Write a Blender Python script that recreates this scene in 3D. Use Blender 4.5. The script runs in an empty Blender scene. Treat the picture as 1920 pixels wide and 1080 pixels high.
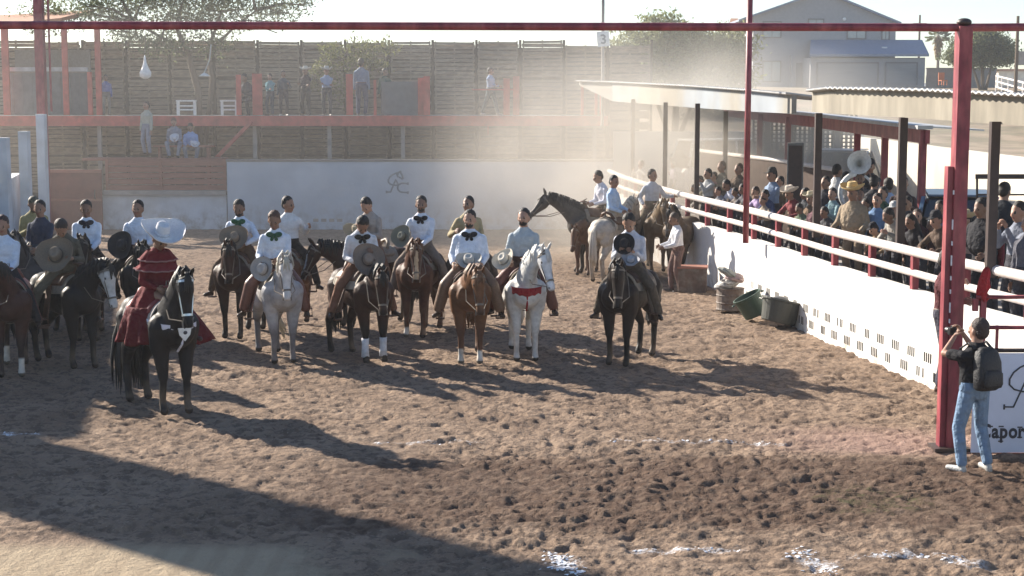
import bpy, bmesh, math, random
import numpy as np
from mathutils import Vector, Matrix, Quaternion
PI = math.pi
R = math.radians
scene = bpy.context.scene
C = scene.collection
random.seed(7)
NR = np.random.RandomState(7)

# ------------------------------------------------------------------ camera, world, sun, exposure
CAMH, PITCH, FPX = 4.2, R(6.75), 3000.0
cd = bpy.data.cameras.new('camera'); cam = bpy.data.objects.new('camera', cd); C.objects.link(cam)
cam.location = (0, 0, CAMH); cam.rotation_euler = (PI/2-PITCH, 0, 0)
cd.sensor_width = 36; cd.lens = FPX/1920*36; cd.clip_end = 6000; cd.clip_start = 0.1
scene.camera = cam
SUN_EL, SUN_AZ = R(27), math.atan2(-0.76, 0.65)          # azimuth measured from +Y towards +X
w = bpy.data.worlds.new("World"); scene.world = w; w.use_nodes = True
nt = w.node_tree; bg = nt.nodes['Background']
sky = nt.nodes.new('ShaderNodeTexSky'); sky.sky_type = 'NISHITA'; sky.sun_disc = False
sky.sun_elevation = SUN_EL; sky.sun_rotation = SUN_AZ; sky.dust_density = 0.4; sky.ozone_density = 3.0; sky.air_density = 1.0; sky.altitude = 300
nt.links.new(sky.outputs[0], bg.inputs[0]); bg.inputs[1].default_value = 0.077
sl = bpy.data.lights.new('sun', 'SUN'); so = bpy.data.objects.new('sun', sl); C.objects.link(so)
sl.energy = 5.0; sl.angle = R(0.75); sl.color = (1.0, 0.91, 0.79)
sd = Vector((math.sin(SUN_AZ)*math.cos(SUN_EL), math.cos(SUN_AZ)*math.cos(SUN_EL), math.sin(SUN_EL)))
so.rotation_euler = sd.to_track_quat('Z', 'Y').to_euler(); so.location = (-20, 20, 30)
scene.view_settings.view_transform = 'Standard'; scene.view_settings.look = 'None'
scene.view_settings.exposure = 1.24; scene.view_settings.gamma = 1
scene.cycles.volume_bounces = 1; scene.cycles.max_bounces = 6

# ------------------------------------------------------------------ pixel of the photograph -> point of the place
def ray(px, py):
    a = (px-960)/FPX; b = (540-py)/FPX
    return Vector((a, math.cos(PITCH)+b*math.sin(PITCH), -math.sin(PITCH)+b*math.cos(PITCH)))
def AY(px, py, Y):
    d = ray(px, py); return Vector((d.x*Y/d.y, Y, CAMH+d.z*Y/d.y))
def G(px, py, z=0.0):
    d = ray(px, py); t = (z-CAMH)/d.z; return Vector((d.x*t, d.y*t, z))

# ------------------------------------------------------------------ materials
MATS = {}
def mat(name, col=(.5, .5, .5), rough=.7, metal=0.0, objcol=False, attr=None, nscale=6.0, namt=.18, bump=.0, bscale=None,
        col2=None, stretch=None, dirt=None, spec=None, detail=5, bdist=.02):
    if name in MATS: return MATS[name]
    m = bpy.data.materials.new(name); m.use_nodes = True; t = m.node_tree; n = t.nodes; L = t.links
    b = n['Principled BSDF']; b.inputs['Roughness'].default_value = rough; b.inputs['Metallic'].default_value = metal
    if spec is not None: b.inputs['Specular IOR Level'].default_value = spec
    tc = n.new('ShaderNodeTexCoord'); mp = n.new('ShaderNodeMapping'); L.new(tc.outputs['Object'], mp.inputs[0])
    if stretch: mp.inputs['Scale'].default_value = stretch
    nz = n.new('ShaderNodeTexNoise'); nz.inputs['Scale'].default_value = nscale; nz.inputs['Detail'].default_value = detail
    L.new(mp.outputs[0], nz.inputs['Vector'])
    if objcol: s = n.new('ShaderNodeObjectInfo').outputs['Color']
    elif attr: a = n.new('ShaderNodeAttribute'); a.attribute_name = attr; s = a.outputs['Color']
    else: r = n.new('ShaderNodeRGB'); r.outputs[0].default_value = (*col, 1); s = r.outputs[0]
    if col2:
        mx = n.new('ShaderNodeMix'); mx.data_type = 'RGBA'; cr = n.new('ShaderNodeValToRGB')
        cr.color_ramp.elements[0].position = .42; cr.color_ramp.elements[1].position = .6
        L.new(nz.outputs[0], cr.inputs[0]); L.new(cr.outputs[0], mx.inputs['Factor'])
        L.new(s, mx.inputs['A']); mx.inputs['B'].default_value = (*col2, 1); s = mx.outputs['Result']
    mr = n.new('ShaderNodeMapRange'); mr.inputs[1].default_value = .25; mr.inputs[2].default_value = .75
    mr.inputs[3].default_value = 1-namt; mr.inputs[4].default_value = 1+namt
    nz2 = n.new('ShaderNodeTexNoise'); nz2.inputs['Scale'].default_value = nscale*2.7; nz2.inputs['Detail'].default_value = 6
    L.new(mp.outputs[0], nz2.inputs['Vector']); L.new(nz2.outputs[0], mr.inputs[0])
    if dirt:
        mx = n.new('ShaderNodeMix'); mx.data_type = 'RGBA'; sx = n.new('ShaderNodeSeparateXYZ'); L.new(tc.outputs['Object'], sx.inputs[0])
        dn = n.new('ShaderNodeTexNoise'); dn.inputs['Scale'].default_value = 2.6; dn.inputs['Detail'].default_value = 7; dn.inputs['Roughness'].default_value = .7; L.new(tc.outputs['Object'], dn.inputs['Vector'])
        d1 = n.new('ShaderNodeMapRange'); d1.inputs[1].default_value = .95; d1.inputs[2].default_value = 0; d1.inputs[3].default_value = 0; d1.inputs[4].default_value = 1; L.new(sx.outputs[2], d1.inputs[0])
        d2 = n.new('ShaderNodeMath'); d2.operation = 'MULTIPLY_ADD'; d2.use_clamp = True; L.new(dn.outputs[0], d2.inputs[0]); d2.inputs[1].default_value = 4.5; d2.inputs[2].default_value = -2.1
        d3 = n.new('ShaderNodeMath'); d3.operation = 'MULTIPLY'; d3.use_clamp = True; L.new(d1.outputs[0], d3.inputs[0]); L.new(d2.outputs[0], d3.inputs[1])
        L.new(d3.outputs[0], mx.inputs['Factor']); L.new(s, mx.inputs['A']); mx.inputs['B'].default_value = (*dirt, 1); s = mx.outputs['Result']
    vm = n.new('ShaderNodeVectorMath'); vm.operation = 'SCALE'; L.new(s, vm.inputs[0]); L.new(mr.outputs[0], vm.inputs['Scale'])
    L.new(vm.outputs[0], b.inputs['Base Color'])
    if bump:
        bp = n.new('ShaderNodeBump'); bp.inputs['Strength'].default_value = bump; bp.inputs['Distance'].default_value = bdist
        nb = n.new('ShaderNodeTexNoise'); nb.inputs['Scale'].default_value = bscale or nscale*4; nb.inputs['Detail'].default_value = 4
        L.new(mp.outputs[0], nb.inputs['Vector']); L.new(nb.outputs[0], bp.inputs['Height']); L.new(bp.outputs[0], b.inputs['Normal'])
    MATS[name] = m; return m
def M_(k): return MATS[k]
mat('fabric', objcol=True, rough=.85, nscale=7, namt=.14, bump=1.0, bscale=8, spec=.2, bdist=.07)
mat('skin', objcol=True, rough=.55, nscale=20, namt=.06)
mat('hair', objcol=True, rough=.6, nscale=60, namt=.35, bump=.6, bscale=90)
mat('felt', objcol=True, rough=.9, nscale=18, namt=.12, bump=.2)
mat('coat', attr='Col', rough=.56, nscale=4, namt=.25, bump=.5, bscale=9, spec=.22, bdist=.03)
mat('leather', (.085, .035, .018), rough=.5, nscale=12, namt=.25, bump=.3)
mat('leather_obj', objcol=True, rough=.5, nscale=12, namt=.2, bump=.3)
mat('strap', (.16, .13, .10), rough=.5, nscale=30)
mat('silver', (.62, .62, .60), rough=.3, metal=.8, nscale=40)
mat('eye', (.012, .010, .009), rough=.15)
mat('lip', (.25, .09, .07), rough=.5)
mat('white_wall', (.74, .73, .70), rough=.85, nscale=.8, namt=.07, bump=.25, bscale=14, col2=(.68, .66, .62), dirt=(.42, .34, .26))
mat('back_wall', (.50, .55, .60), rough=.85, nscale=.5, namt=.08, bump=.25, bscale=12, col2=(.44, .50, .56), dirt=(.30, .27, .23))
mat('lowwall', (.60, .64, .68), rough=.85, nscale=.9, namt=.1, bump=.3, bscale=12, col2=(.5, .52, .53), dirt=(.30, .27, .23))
mat('concrete', (.34, .31, .28), rough=.9, nscale=2, namt=.2, bump=.3)
mat('red_steel', (.21, .026, .040), rough=.5, nscale=5, namt=.35, bump=.25, bscale=14, col2=(.30, .065, .07), stretch=(1, 1, .35))
mat('red_deck', (.52, .12, .09), rough=.6, nscale=2, namt=.2, col2=(.40, .10, .075))
mat('brown_steel', (.045, .028, .024), rough=.5, nscale=5, namt=.25)
mat('rail_white', (.72, .66, .62), rough=.45, nscale=4, namt=.1, bump=.1)
mat('pallet', (.33, .265, .195), rough=.9, nscale=3, namt=.4, col2=(.22, .17, .125), bump=.4, stretch=(1, 1, 6))
mat('pallet_dark', (.07, .055, .042), rough=.9, nscale=3, namt=.3)
mat('plank_red', (.30, .13, .09), rough=.8, nscale=2.5, namt=.3, stretch=(.6, 1, 9), bump=.3)
mat('door_red', (.17, .055, .04), rough=.7, nscale=2, namt=.2)
mat('tin', (.46, .46, .45), rough=.6, metal=.2, nscale=2, namt=.2)
mat('tin_dark', (.16, .17, .17), rough=.6, metal=.2, nscale=2, namt=.2)
mat('fascia_blue', (.27, .30, .33), rough=.8, nscale=.35, namt=.18, col2=(.27, .25, .21))
mat('fascia_cream', (.27, .24, .185), rough=.7, nscale=1.4, namt=.22, col2=(.21, .185, .14), stretch=(1, 1, .3))
mat('under', (.22, .20, .18), rough=.9)
mat('cream_wall', (.78, .72, .60), rough=.9, nscale=.6, namt=.1, col2=(.66, .60, .50), bump=.2)
mat('stucco', (.36, .36, .365), rough=.95, nscale=1.5, namt=.06, bump=.2, bscale=20)
mat('stucco_trim', (.22, .21, .205), rough=.9)
mat('garage', (.30, .30, .30), rough=.8, nscale=1, stretch=(.3, 1, 6), namt=.12)
mat('roof_tile', (.24, .28, .36), rough=.85, nscale=3, namt=.25, bump=.4, bscale=16)
mat('terracotta', (.42, .20, .11), rough=.8, nscale=3, namt=.25)
mat('block', (.24, .235, .23), rough=.95, nscale=4, namt=.15, bump=.3)
mat('lattice', (.07, .06, .052), rough=.9, nscale=3, namt=.2)
mat('glass', (.30, .34, .36), rough=.08, nscale=2, namt=.1, spec=.8)
mat('dark_glass', (.02, .025, .03), rough=.06, spec=.8)
mat('car_paint', objcol=True, rough=.28, nscale=2, namt=.04, spec=.7)
mat('rubber', (.02, .02, .02), rough=.8, nscale=20)
mat('paint_black', (.03, .035, .05), rough=.6, nscale=15)
mat('paint_grey', (.22, .25, .27), rough=.8, nscale=15)
mat('slot', (.015, .012, .01), rough=1)
mat('sign_white', (.60, .66, .80), rough=.5, nscale=2, namt=.04)
mat('bark', (.16, .12, .085), rough=.95, nscale=14, namt=.3, bump=.6)
mat('leaf', objcol=True, rough=.7, nscale=3.5, namt=.5)
_t = MATS['leaf'].node_tree; _b = _t.nodes['Principled BSDF']; _tr = _t.nodes.new('ShaderNodeBsdfTranslucent'); _mx = _t.nodes.new('ShaderNodeMixShader'); _mx.inputs[0].default_value = .45
_t.links.new(_b.inputs['Base Color'].links[0].from_socket, _tr.inputs['Color']); _t.links.new(_b.outputs[0], _mx.inputs[1]); _t.links.new(_tr.outputs[0], _mx.inputs[2]); _t.links.new(_mx.outputs[0], _t.nodes['Material Output'].inputs['Surface'])
mat('plastic_white', (.75, .75, .73), rough=.4)
mat('plastic_obj', objcol=True, rough=.5, nscale=7, namt=.15, bump=.15)
mat('brass', (.75, .70, .62), rough=.22, metal=1, nscale=6)
mat('camera_black', (.02, .02, .022), rough=.4)
mat('lime', (.80, .80, .82), rough=1, nscale=9, bump=.6)

# ------------------------------------------------------------------ tags
def tag(o, label=None, cat=None, group=None, kind=None):
    if label: o['label'] = label
    if cat: o['category'] = cat
    if group: o['group'] = group
    if kind: o['kind'] = kind
    return o
def empty(name, loc=(0, 0, 0), rz=0, label=None, cat=None, group=None):
    o = bpy.data.objects.new(name, None); C.objects.link(o); o.location = loc; o.rotation_euler = (0, 0, rz)
    o.empty_display_size = .1
    return tag(o, label, cat, group)
def link(name, me, parent=None, color=None, loc=None, rot=None, scale=None):
    o = bpy.data.objects.new(name, me); C.objects.link(o)
    if parent: o.parent = parent
    if color: o.color = (*color, 1)
    if loc is not None: o.location = loc
    if rot is not None: o.rotation_euler = rot
    if scale is not None: o.scale = scale
    return o

# ------------------------------------------------------------------ mesh builder
class MB:
    def __init__(s): s.v = []; s.f = []; s.mi = []; s.k = 0
    def add(s, vs, fs):
        o = len(s.v); s.v += [tuple(x) for x in vs]; s.f += [tuple(i+o for i in f) for f in fs]; s.mi += [s.k]*len(fs); return s
    def xf(s, M, start=0):
        s.v[start:] = [tuple(M @ Vector(p)) for p in s.v[start:]]; return s
    def box(s, c, d, rz=0, M=None, bev=0):
        hx, hy, hz = d[0]/2, d[1]/2, d[2]/2
        vs = [Vector((x*hx, y*hy, z*hz)) for z in (-1, 1) for y in (-1, 1) for x in (-1, 1)]
        if M is None: M = Matrix.Rotation(rz, 3, 'Z')
        vs = [M @ v + Vector(c) for v in vs]
        return s.add(vs, [(0, 2, 3, 1), (4, 5, 7, 6), (0, 1, 5, 4), (2, 6, 7, 3), (0, 4, 6, 2), (1, 3, 7, 5)])
    def bar(s, p0, p1, w, h=None, up=(0, 0, 1)):
        p0 = Vector(p0); p1 = Vector(p1); h = h or w; d = (p1-p0); L = d.length; d.normalize(); u = Vector(up)
        if abs(d.dot(u)) > .98: u = Vector((0, 1, 0))
        x = d.cross(u).normalized(); z = x.cross(d)
        M = Matrix((x, d, z)).transposed()
        return s.box((p0+p1)/2, (w, L, h), M=M)
    def rings(s, rings, cap=True, closed=False):
        n = len(rings[0]); vs = [p for r in rings for p in r]; fs = []
        m = len(rings)
        for i in range(m if closed else m-1):
            a = i*n; b = ((i+1) % m)*n
            for j in range(n): fs.append((a+j, a+(j+1) % n, b+(j+1) % n, b+j))
        if cap and not closed: fs += [tuple(range(n))[::-1], tuple((m-1)*n+j for j in range(n))]
        return s.add(vs, fs)
    def tube(s, pts, r, n=8, closed=False, flat=1.0, up=(0, 0, 1)):
        pts = [Vector(p) for p in pts]; m = len(pts); rs = r if isinstance(r, (list, tuple)) else [r]*m; out = []
        u = None
        for i in range(m):
            if closed: d = pts[(i+1) % m]-pts[i-1]
            else: d = pts[min(i+1, m-1)]-pts[max(i-1, 0)]
            if d.length < 1e-9: d = Vector((0, 0, 1))
            d.normalize()
            if u is None:
                u = Vector(up)
                if abs(u.dot(d)) > .95: u = Vector((0, 1, 0)) if abs(d.y) < .9 else Vector((1, 0, 0))
            x = d.cross(u)
            if x.length < 1e-6: x = d.orthogonal()
            x.normalize(); u = x.cross(d).normalized()
            out.append([pts[i]+x*math.cos(2*PI*j/n)*rs[i]+u*math.sin(2*PI*j/n)*rs[i]*flat for j in range(n)])
        return s.rings(out, closed=closed)
    def cap(s, p0, p1, r0, r1, n=10, k=1.0):
        """tapered capsule"""
        p0 = Vector(p0); p1 = Vector(p1); d = p1-p0
        if d.length < 1e-6: d = Vector((0, 0, 1e-4))
        dn = d.normalized(); pts = []; rs = []
        for a in (80, 50, 22): pts.append(p0-dn*r0*math.sin(R(a))*k); rs.append(r0*math.cos(R(a)))
        pts.append(p0); rs.append(r0); pts.append(p1); rs.append(r1)
        for a in (22, 50, 80): pts.append(p1+dn*r1*math.sin(R(a))*k); rs.append(r1*math.cos(R(a)))
        return s.tube(pts, rs, n)
    def ell(s, c, r, M=None, n=12, m=8):
        vs = []; c = Vector(c); rr = []
        for i in range(1, m):
            th = PI*i/m
            rr.append([Vector((r[0]*math.sin(th)*math.cos(2*PI*j/n), r[1]*math.sin(th)*math.sin(2*PI*j/n), r[2]*math.cos(th))) for j in range(n)])
        vs = [p for q in rr for p in q]+[Vector((0, 0, r[2])), Vector((0, 0, -r[2]))]
        if M: vs = [M @ v for v in vs]
        fs = []
        for i in range(m-2):
            for j in range(n): fs.append((i*n+j, (i+1)*n+j, (i+1)*n+(j+1) % n, i*n+(j+1) % n))
        T = (m-1)*n
        for j in range(n): fs.append((T, j, (j+1) % n)); fs.append((T+1, (m-2)*n+(j+1) % n, (m-2)*n+j))
        return s.add([c+v for v in vs], fs)
    def lathe(s, prof, c=(0, 0, 0), n=20, fn=None):
        c = Vector(c); rr = []
        for (r, z) in prof:
            ring = []
            for j in range(n):
                a = 2*PI*j/n; p = Vector((r*math.cos(a), r*math.sin(a), z))
                if fn: p = fn(p, a, r, z)
                ring.append(p+c)
            rr.append(ring)
        return s.rings(rr)
    def poly(s, pts, t):
        """prism: polygon pts (3D, planar) extruded by vector t"""
        t = Vector(t); pts = [Vector(p) for p in pts]; n = len(pts)
        return s.add(pts+[p+t for p in pts], [tuple(range(n)), tuple(range(2*n-1, n-1, -1))]+[(i, i+n, (i+1) % n+n, (i+1) % n) for i in range(n)])
    def mesh(s, name, mats, smooth=False, bevel=0):
        me = bpy.data.meshes.new(name); me.from_pydata(s.v, [], s.f)
        if not isinstance(mats, (list, tuple)): mats = [mats]
        for m in mats: me.materials.append(m)
        if len(mats) > 1: me.polygons.foreach_set('material_index', s.mi)
        bm = bmesh.new(); bm.from_mesh(me); bmesh.ops.recalc_face_normals(bm, faces=bm.faces)
        if bevel:
            bmesh.ops.bevel(bm, geom=list(bm.edges), offset=bevel, segments=2, affect='EDGES', profile=.6)
        bm.to_mesh(me); bm.free()
        if smooth: me.polygons.foreach_set('use_smooth', [True]*len(me.polygons))
        me.update(); return me
    def build(s, name, mats, parent=None, smooth=False, bevel=0, color=None, **k):
        return link(name, s.mesh(name, mats, smooth, bevel), parent, color, **k)
def remesh(mb, voxel, smooth=2, name='m', mats=None):
    me = bpy.data.meshes.new(name); me.from_pydata(mb.v, [], mb.f)
    bm = bmesh.new(); bm.from_mesh(me); bmesh.ops.recalc_face_normals(bm, faces=bm.faces); bm.to_mesh(me); bm.free()
    o = bpy.data.objects.new('tmp', me); C.objects.link(o)
    a = o.modifiers.new('r', 'REMESH'); a.mode = 'VOXEL'; a.voxel_size = voxel; a.use_smooth_shade = True
    if smooth:
        b = o.modifiers.new('s', 'SMOOTH'); b.iterations = smooth; b.factor = .5
    dg = bpy.context.evaluated_depsgraph_get(); out = bpy.data.meshes.new_from_object(o.evaluated_get(dg))
    bpy.data.objects.remove(o); bpy.data.meshes.remove(me); out.name = name
    out.materials.clear()
    for m in (mats or []): out.materials.append(m)
    out.polygons.foreach_set('use_smooth', [True]*len(out.polygons))
    return out
def merge(me, mb, mi=0):
    """append an MB's geometry to an existing mesh"""
    bm = bmesh.new(); bm.from_mesh(me)
    vs = [bm.verts.new(p) for p in mb.v]
    for f, k in zip(mb.f, mb.mi):
        try:
            q = bm.faces.new([vs[i] for i in f]); q.material_index = mi if not k else k; q.smooth = True
        except ValueError: pass
    bm.normal_update(); bm.to_mesh(me); bm.free()
def text_mesh(s, size, mat_, ext=.004, bold=0):
    cu = bpy.data.curves.new('t', 'FONT'); cu.body = s; cu.size = size; cu.extrude = ext; cu.offset = bold; cu.align_x = 'LEFT'
    o = bpy.data.objects.new('t', cu); C.objects.link(o)
    dg = bpy.context.evaluated_depsgraph_get(); me = bpy.data.meshes.new_from_object(o.evaluated_get(dg))
    bpy.data.objects.remove(o); bpy.data.curves.remove(cu); me.materials.clear(); me.materials.append(mat_); return me

# ------------------------------------------------------------------ value noise (numpy)
def vnoise(x, y, seed=0):
    rs = np.random.RandomState(seed); T = rs.rand(256, 256)
    xi = np.floor(x).astype(int); yi = np.floor(y).astype(int); fx = x-xi; fy = y-yi
    fx = fx*fx*(3-2*fx); fy = fy*fy*(3-2*fy)
    a = T[xi % 256, yi % 256]; b = T[(xi+1) % 256, yi % 256]; c = T[xi % 256, (yi+1) % 256]; d = T[(xi+1) % 256, (yi+1) % 256]
    return (a*(1-fx)+b*fx)*(1-fy)+(c*(1-fx)+d*fx)*fy
def grid_mesh(name, X, Y, Z, mats):
    r, c = X.shape; me = bpy.data.meshes.new(name)
    co = np.stack([X, Y, Z], -1).reshape(-1, 3).astype(np.float32)
    i = np.arange(r*c).reshape(r, c)
    q = np.stack([i[:-1, :-1], i[:-1, 1:], i[1:, 1:], i[1:, :-1]], -1).reshape(-1, 4)
    me.vertices.add(len(co)); me.vertices.foreach_set('co', co.ravel())
    me.loops.add(q.size); me.loops.foreach_set('vertex_index', q.ravel().astype(np.int32))
    me.polygons.add(len(q)); me.polygons.foreach_set('loop_start', np.arange(0, q.size, 4, dtype=np.int32))
    me.polygons.foreach_set('loop_total', np.full(len(q), 4, dtype=np.int32))
    for m in mats: me.materials.append(m)
    me.update(calc_edges=True); me.polygons.foreach_set('use_smooth', [True]*len(me.polygons)); return me
# ================================================================== THE SETTING
def ground_h(x, y):
    x = np.asarray(x, float); y = np.asarray(y, float)
    wx = x+.10*(vnoise(x*3.1, y*3.1, 5)-.5); wy = y+.10*(vnoise(x*3.1+9, y*3.1, 6)-.5)
    h = .06*(vnoise(x*.45, y*.45, 1)-.5)+.035*(vnoise(wx*1.6, wy*1.6, 2)-.5)
    pits = vnoise(wx*6.2, wy*6.2, 3); h -= .030*np.clip((pits-.55)/.3, 0, 1)
    am = .42+.8*vnoise(x*.7+5, y*.7, 41); h += am*(.034*(vnoise(wx*7+3, wy*9, 4)-.5)+.036*(vnoise(x*15, y*17, 8)-.5)+.022*(vnoise(x*31, y*33, 9)-.5))
    for k_, (vx, vy, ph_) in enumerate(((.35, .94, .3), (.9, .43, 1.7))): h += .012*np.sin((x*vx-y*vy)*9+6*vnoise(x*.4+k_*9, y*.4, 50+k_)+ph_)*np.clip(vnoise(x*.3+k_*7, y*.3, 60+k_)*3-1.3, 0, 1)
    return h
rows = 640; cols = 760
yy = 11.5*np.exp(np.linspace(0, math.log(54/11.5), rows)); uu = np.linspace(-.47, .47, cols)
Yg, U = np.meshgrid(yy, uu, indexing='ij'); Xg = U*Yg
Zg = ground_h(Xg, Yg)*np.clip((62-Yg)/30, .35, 1)
edge = np.clip((np.minimum(.47-np.abs(U), 1)*30), 0, 1); Zg = Zg*edge
flat = 1-np.clip((15.2-Yg-(.35*(vnoise(Xg*.8, Yg*0+3, 12)-.5)))/.4, 0, 1)*np.clip((-1.2-Xg)/1.2, 0, 1)*.85
Zg = Zg*flat
# ground material : light tan loose dirt, a dark damp raked band, greenish manure patch
m = bpy.data.materials.new('arena_dirt'); MATS['arena_dirt'] = m; m.use_nodes = True; t = m.node_tree; n = t.nodes; L = t.links
b = n['Principled BSDF']; b.inputs['Roughness'].default_value = .95; b.inputs['Specular IOR Level'].default_value = .15
tc = n.new('ShaderNodeTexCoord'); sp = n.new('ShaderNodeSeparateXYZ'); L.new(tc.outputs['Object'], sp.inputs[0])
def noise(sc, det=5, off=0, rough=.5):
    a = n.new('ShaderNodeTexNoise'); a.inputs['Scale'].default_value = sc; a.inputs['Detail'].default_value = det
    a.inputs['Roughness'].default_value = rough
    mp = n.new('ShaderNodeMapping'); mp.inputs['Location'].default_value = (off, off*2, 0); L.new(tc.outputs['Object'], mp.inputs[0]); L.new(mp.outputs[0], a.inputs['Vector'])
    return a.outputs[0]
def math_(op, a, b_=None, clamp=False):
    q = n.new('ShaderNodeMath'); q.operation = op; q.use_clamp = clamp
    for i, v in enumerate((a, b_)):
        if v is None: continue
        if isinstance(v, (int, float)): q.inputs[i].default_value = v
        else: L.new(v, q.inputs[i])
    return q.outputs[0]
def rng(v, a0, a1, b0=0, b1=1):
    q = n.new('ShaderNodeMapRange'); q.interpolation_type = 'SMOOTHSTEP'
    for i, k in enumerate((a0, a1, b0, b1)): q.inputs[i+1].default_value = k
    L.new(v, q.inputs[0]); return q.outputs[0]
def mixc(fac, A, B):
    q = n.new('ShaderNodeMix'); q.data_type = 'RGBA'
    if isinstance(fac, (int, float)): q.inputs['Factor'].default_value = fac
    else: L.new(fac, q.inputs['Factor'])
    for nm, v in (('A', A), ('B', B)):
        if isinstance(v, tuple): q.inputs[nm].default_value = (*v, 1)
        else: L.new(v, q.inputs[nm])
    return q.outputs['Result']
n1 = noise(.8, 6); n2 = noise(5, 6, 3, .65); n3 = noise(23, 5, 7, .7); n4 = noise(2.2, 4, 11)
col = mixc(rng(n1, .35, .65), (.250, .176, .124), (.325, .235, .168))
col = mixc(rng(n2, .47, .60, 0, .8), col, (.140, .100, .076)); col = mixc(rng(noise(11, 4, 21, .6), .58, .66, 0, .75), col, (.105, .075, .058))
col = mixc(rng(n3, .56, .70, 0, .6), col, (.43, .34, .26))
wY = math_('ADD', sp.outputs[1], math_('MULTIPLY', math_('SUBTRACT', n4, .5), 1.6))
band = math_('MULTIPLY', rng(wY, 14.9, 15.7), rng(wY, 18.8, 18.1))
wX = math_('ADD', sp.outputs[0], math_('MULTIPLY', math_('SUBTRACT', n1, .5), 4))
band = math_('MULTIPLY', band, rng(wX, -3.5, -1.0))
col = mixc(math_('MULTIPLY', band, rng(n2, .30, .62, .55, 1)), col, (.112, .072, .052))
pink = math_('MULTIPLY', rng(sp.outputs[0], 2.4, 4.6), math_('MULTIPLY', rng(sp.outputs[1], 18.4, 19.0), rng(sp.outputs[1], 20.6, 19.6)))
col = mixc(math_('MULTIPLY', pink, .5), col, (.46, .30, .25))
gx = math_('SUBTRACT', sp.outputs[0], 3.8); gy = math_('SUBTRACT', sp.outputs[1], 16.4)
gd = math_('ADD', math_('MULTIPLY', gx, gx), math_('MULTIPLY', gy, gy))
col = mixc(math_('MULTIPLY', rng(gd, .75, .05), rng(n2, .45, .75)), col, (.095, .10, .045))
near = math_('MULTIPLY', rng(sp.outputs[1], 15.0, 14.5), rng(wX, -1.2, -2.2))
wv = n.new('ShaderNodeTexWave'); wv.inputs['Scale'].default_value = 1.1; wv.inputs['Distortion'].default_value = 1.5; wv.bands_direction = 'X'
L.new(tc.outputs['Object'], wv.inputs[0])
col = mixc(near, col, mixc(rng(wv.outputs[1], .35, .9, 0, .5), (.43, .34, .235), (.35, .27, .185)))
def limeline(px0, py0, px1, py1, wd, amt):
    global col
    a = G(px0, py0); c2_ = G(px1, py1); sl2 = (c2_.y-a.y)/(c2_.x-a.x)
    ly = math_('ADD', math_('SUBTRACT', sp.outputs[1], a.y-sl2*a.x), math_('MULTIPLY', sp.outputs[0], -sl2))
    ly = math_('ADD', math_('ABSOLUTE', ly), math_('MULTIPLY', math_('SUBTRACT', n2, .5), .5))
    mk = math_('MULTIPLY', rng(ly, wd, wd*.2), math_('MULTIPLY', rng(sp.outputs[0], a.x-.1, a.x+.1), rng(sp.outputs[0], c2_.x+.1, c2_.x-.1)))
    col = mixc(math_('MULTIPLY', math_('MULTIPLY', mk, rng(n3, .42, .60)), amt), col, (.72, .72, .74))
limeline(700, 826, 900, 829, .07, .45); limeline(1140, 824, 1480, 832, .07, .5); limeline(0, 813, 70, 815, .10, .9); limeline(1180, 1029, 1390, 1033, .09, .7); limeline(1600, 1046, 1760, 1040, .08, .7)
limeline(1035, 1058, 1085, 1058, .26, .95); limeline(1505, 1055, 1565, 1058, .26, .9); limeline(1780, 1055, 1850, 1062, .16, .85)
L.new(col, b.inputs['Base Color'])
bp = n.new('ShaderNodeBump'); bp.inputs['Strength'].default_value = 1.0; bp.inputs['Distance'].default_value = .060
hh = math_('ADD', math_('MULTIPLY', noise(26, 6, 2, .7), .6), noise(9, 5, 6, .6)); L.new(hh, bp.inputs['Height']); L.new(bp.outputs[0], b.inputs['Normal'])
tag(link('arena_ground', grid_mesh('arena_ground', Xg, Yg, Zg, [m])), kind='structure')

# right-hand terrain outside the ring, rising to the houses, and the land to the horizon
def terrain_h(x, y):
    out = np.where(x > 7.6, np.clip((x-7.6)/1.2, 0, 1)*.90, 0.0)*np.clip((y+5)/5, 0, 1)
    t2 = np.clip((y-92)/80, 0, 1); t2 = t2*t2*(3-2*t2)
    return -.08+out+4.6*t2+.25*(vnoise(x*.12, y*.12, 20)-.5)*np.clip((y-60)/20, 0, 1)
xs = np.concatenate([np.linspace(-3500, -60, 20), np.linspace(-55, 7.5, 26), np.linspace(7.6, 8.8, 5), np.linspace(9.5, 90, 50), np.linspace(100, 3500, 22)])
ys = np.concatenate([np.linspace(-300, 0, 6), np.linspace(4, 90, 40), np.linspace(94, 260, 50), np.linspace(300, 5000, 24)])
Yt, Xt = np.meshgrid(ys, xs, indexing='ij')
mat('land', (.30, .225, .15), rough=1, nscale=.25, namt=.3, col2=(.20, .165, .10), bump=.5, bscale=1.5)
tag(link('terrain', grid_mesh('terrain', Xt, Yt, terrain_h(Xt, Yt), [M_('land')])), kind='structure')
# distant hills
hx = np.linspace(-1500, 2600, 160); hyv = np.linspace(0, 1, 8)
Vh, Xh = np.meshgrid(hyv, hx, indexing='ij')
Zh = np.sin(Vh*PI)*(18+26*vnoise(Xh*.004, Xh*0+1, 31)+14*vnoise(Xh*.02, Xh*0, 32)); Yh = 2600+Vh*900
mat('far_hill', (.16, .17, .19), rough=1, nscale=.01)
tag(link('hills', grid_mesh('hills', Xh, Yh, Zh, [M_('far_hill')])), kind='structure')

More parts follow.
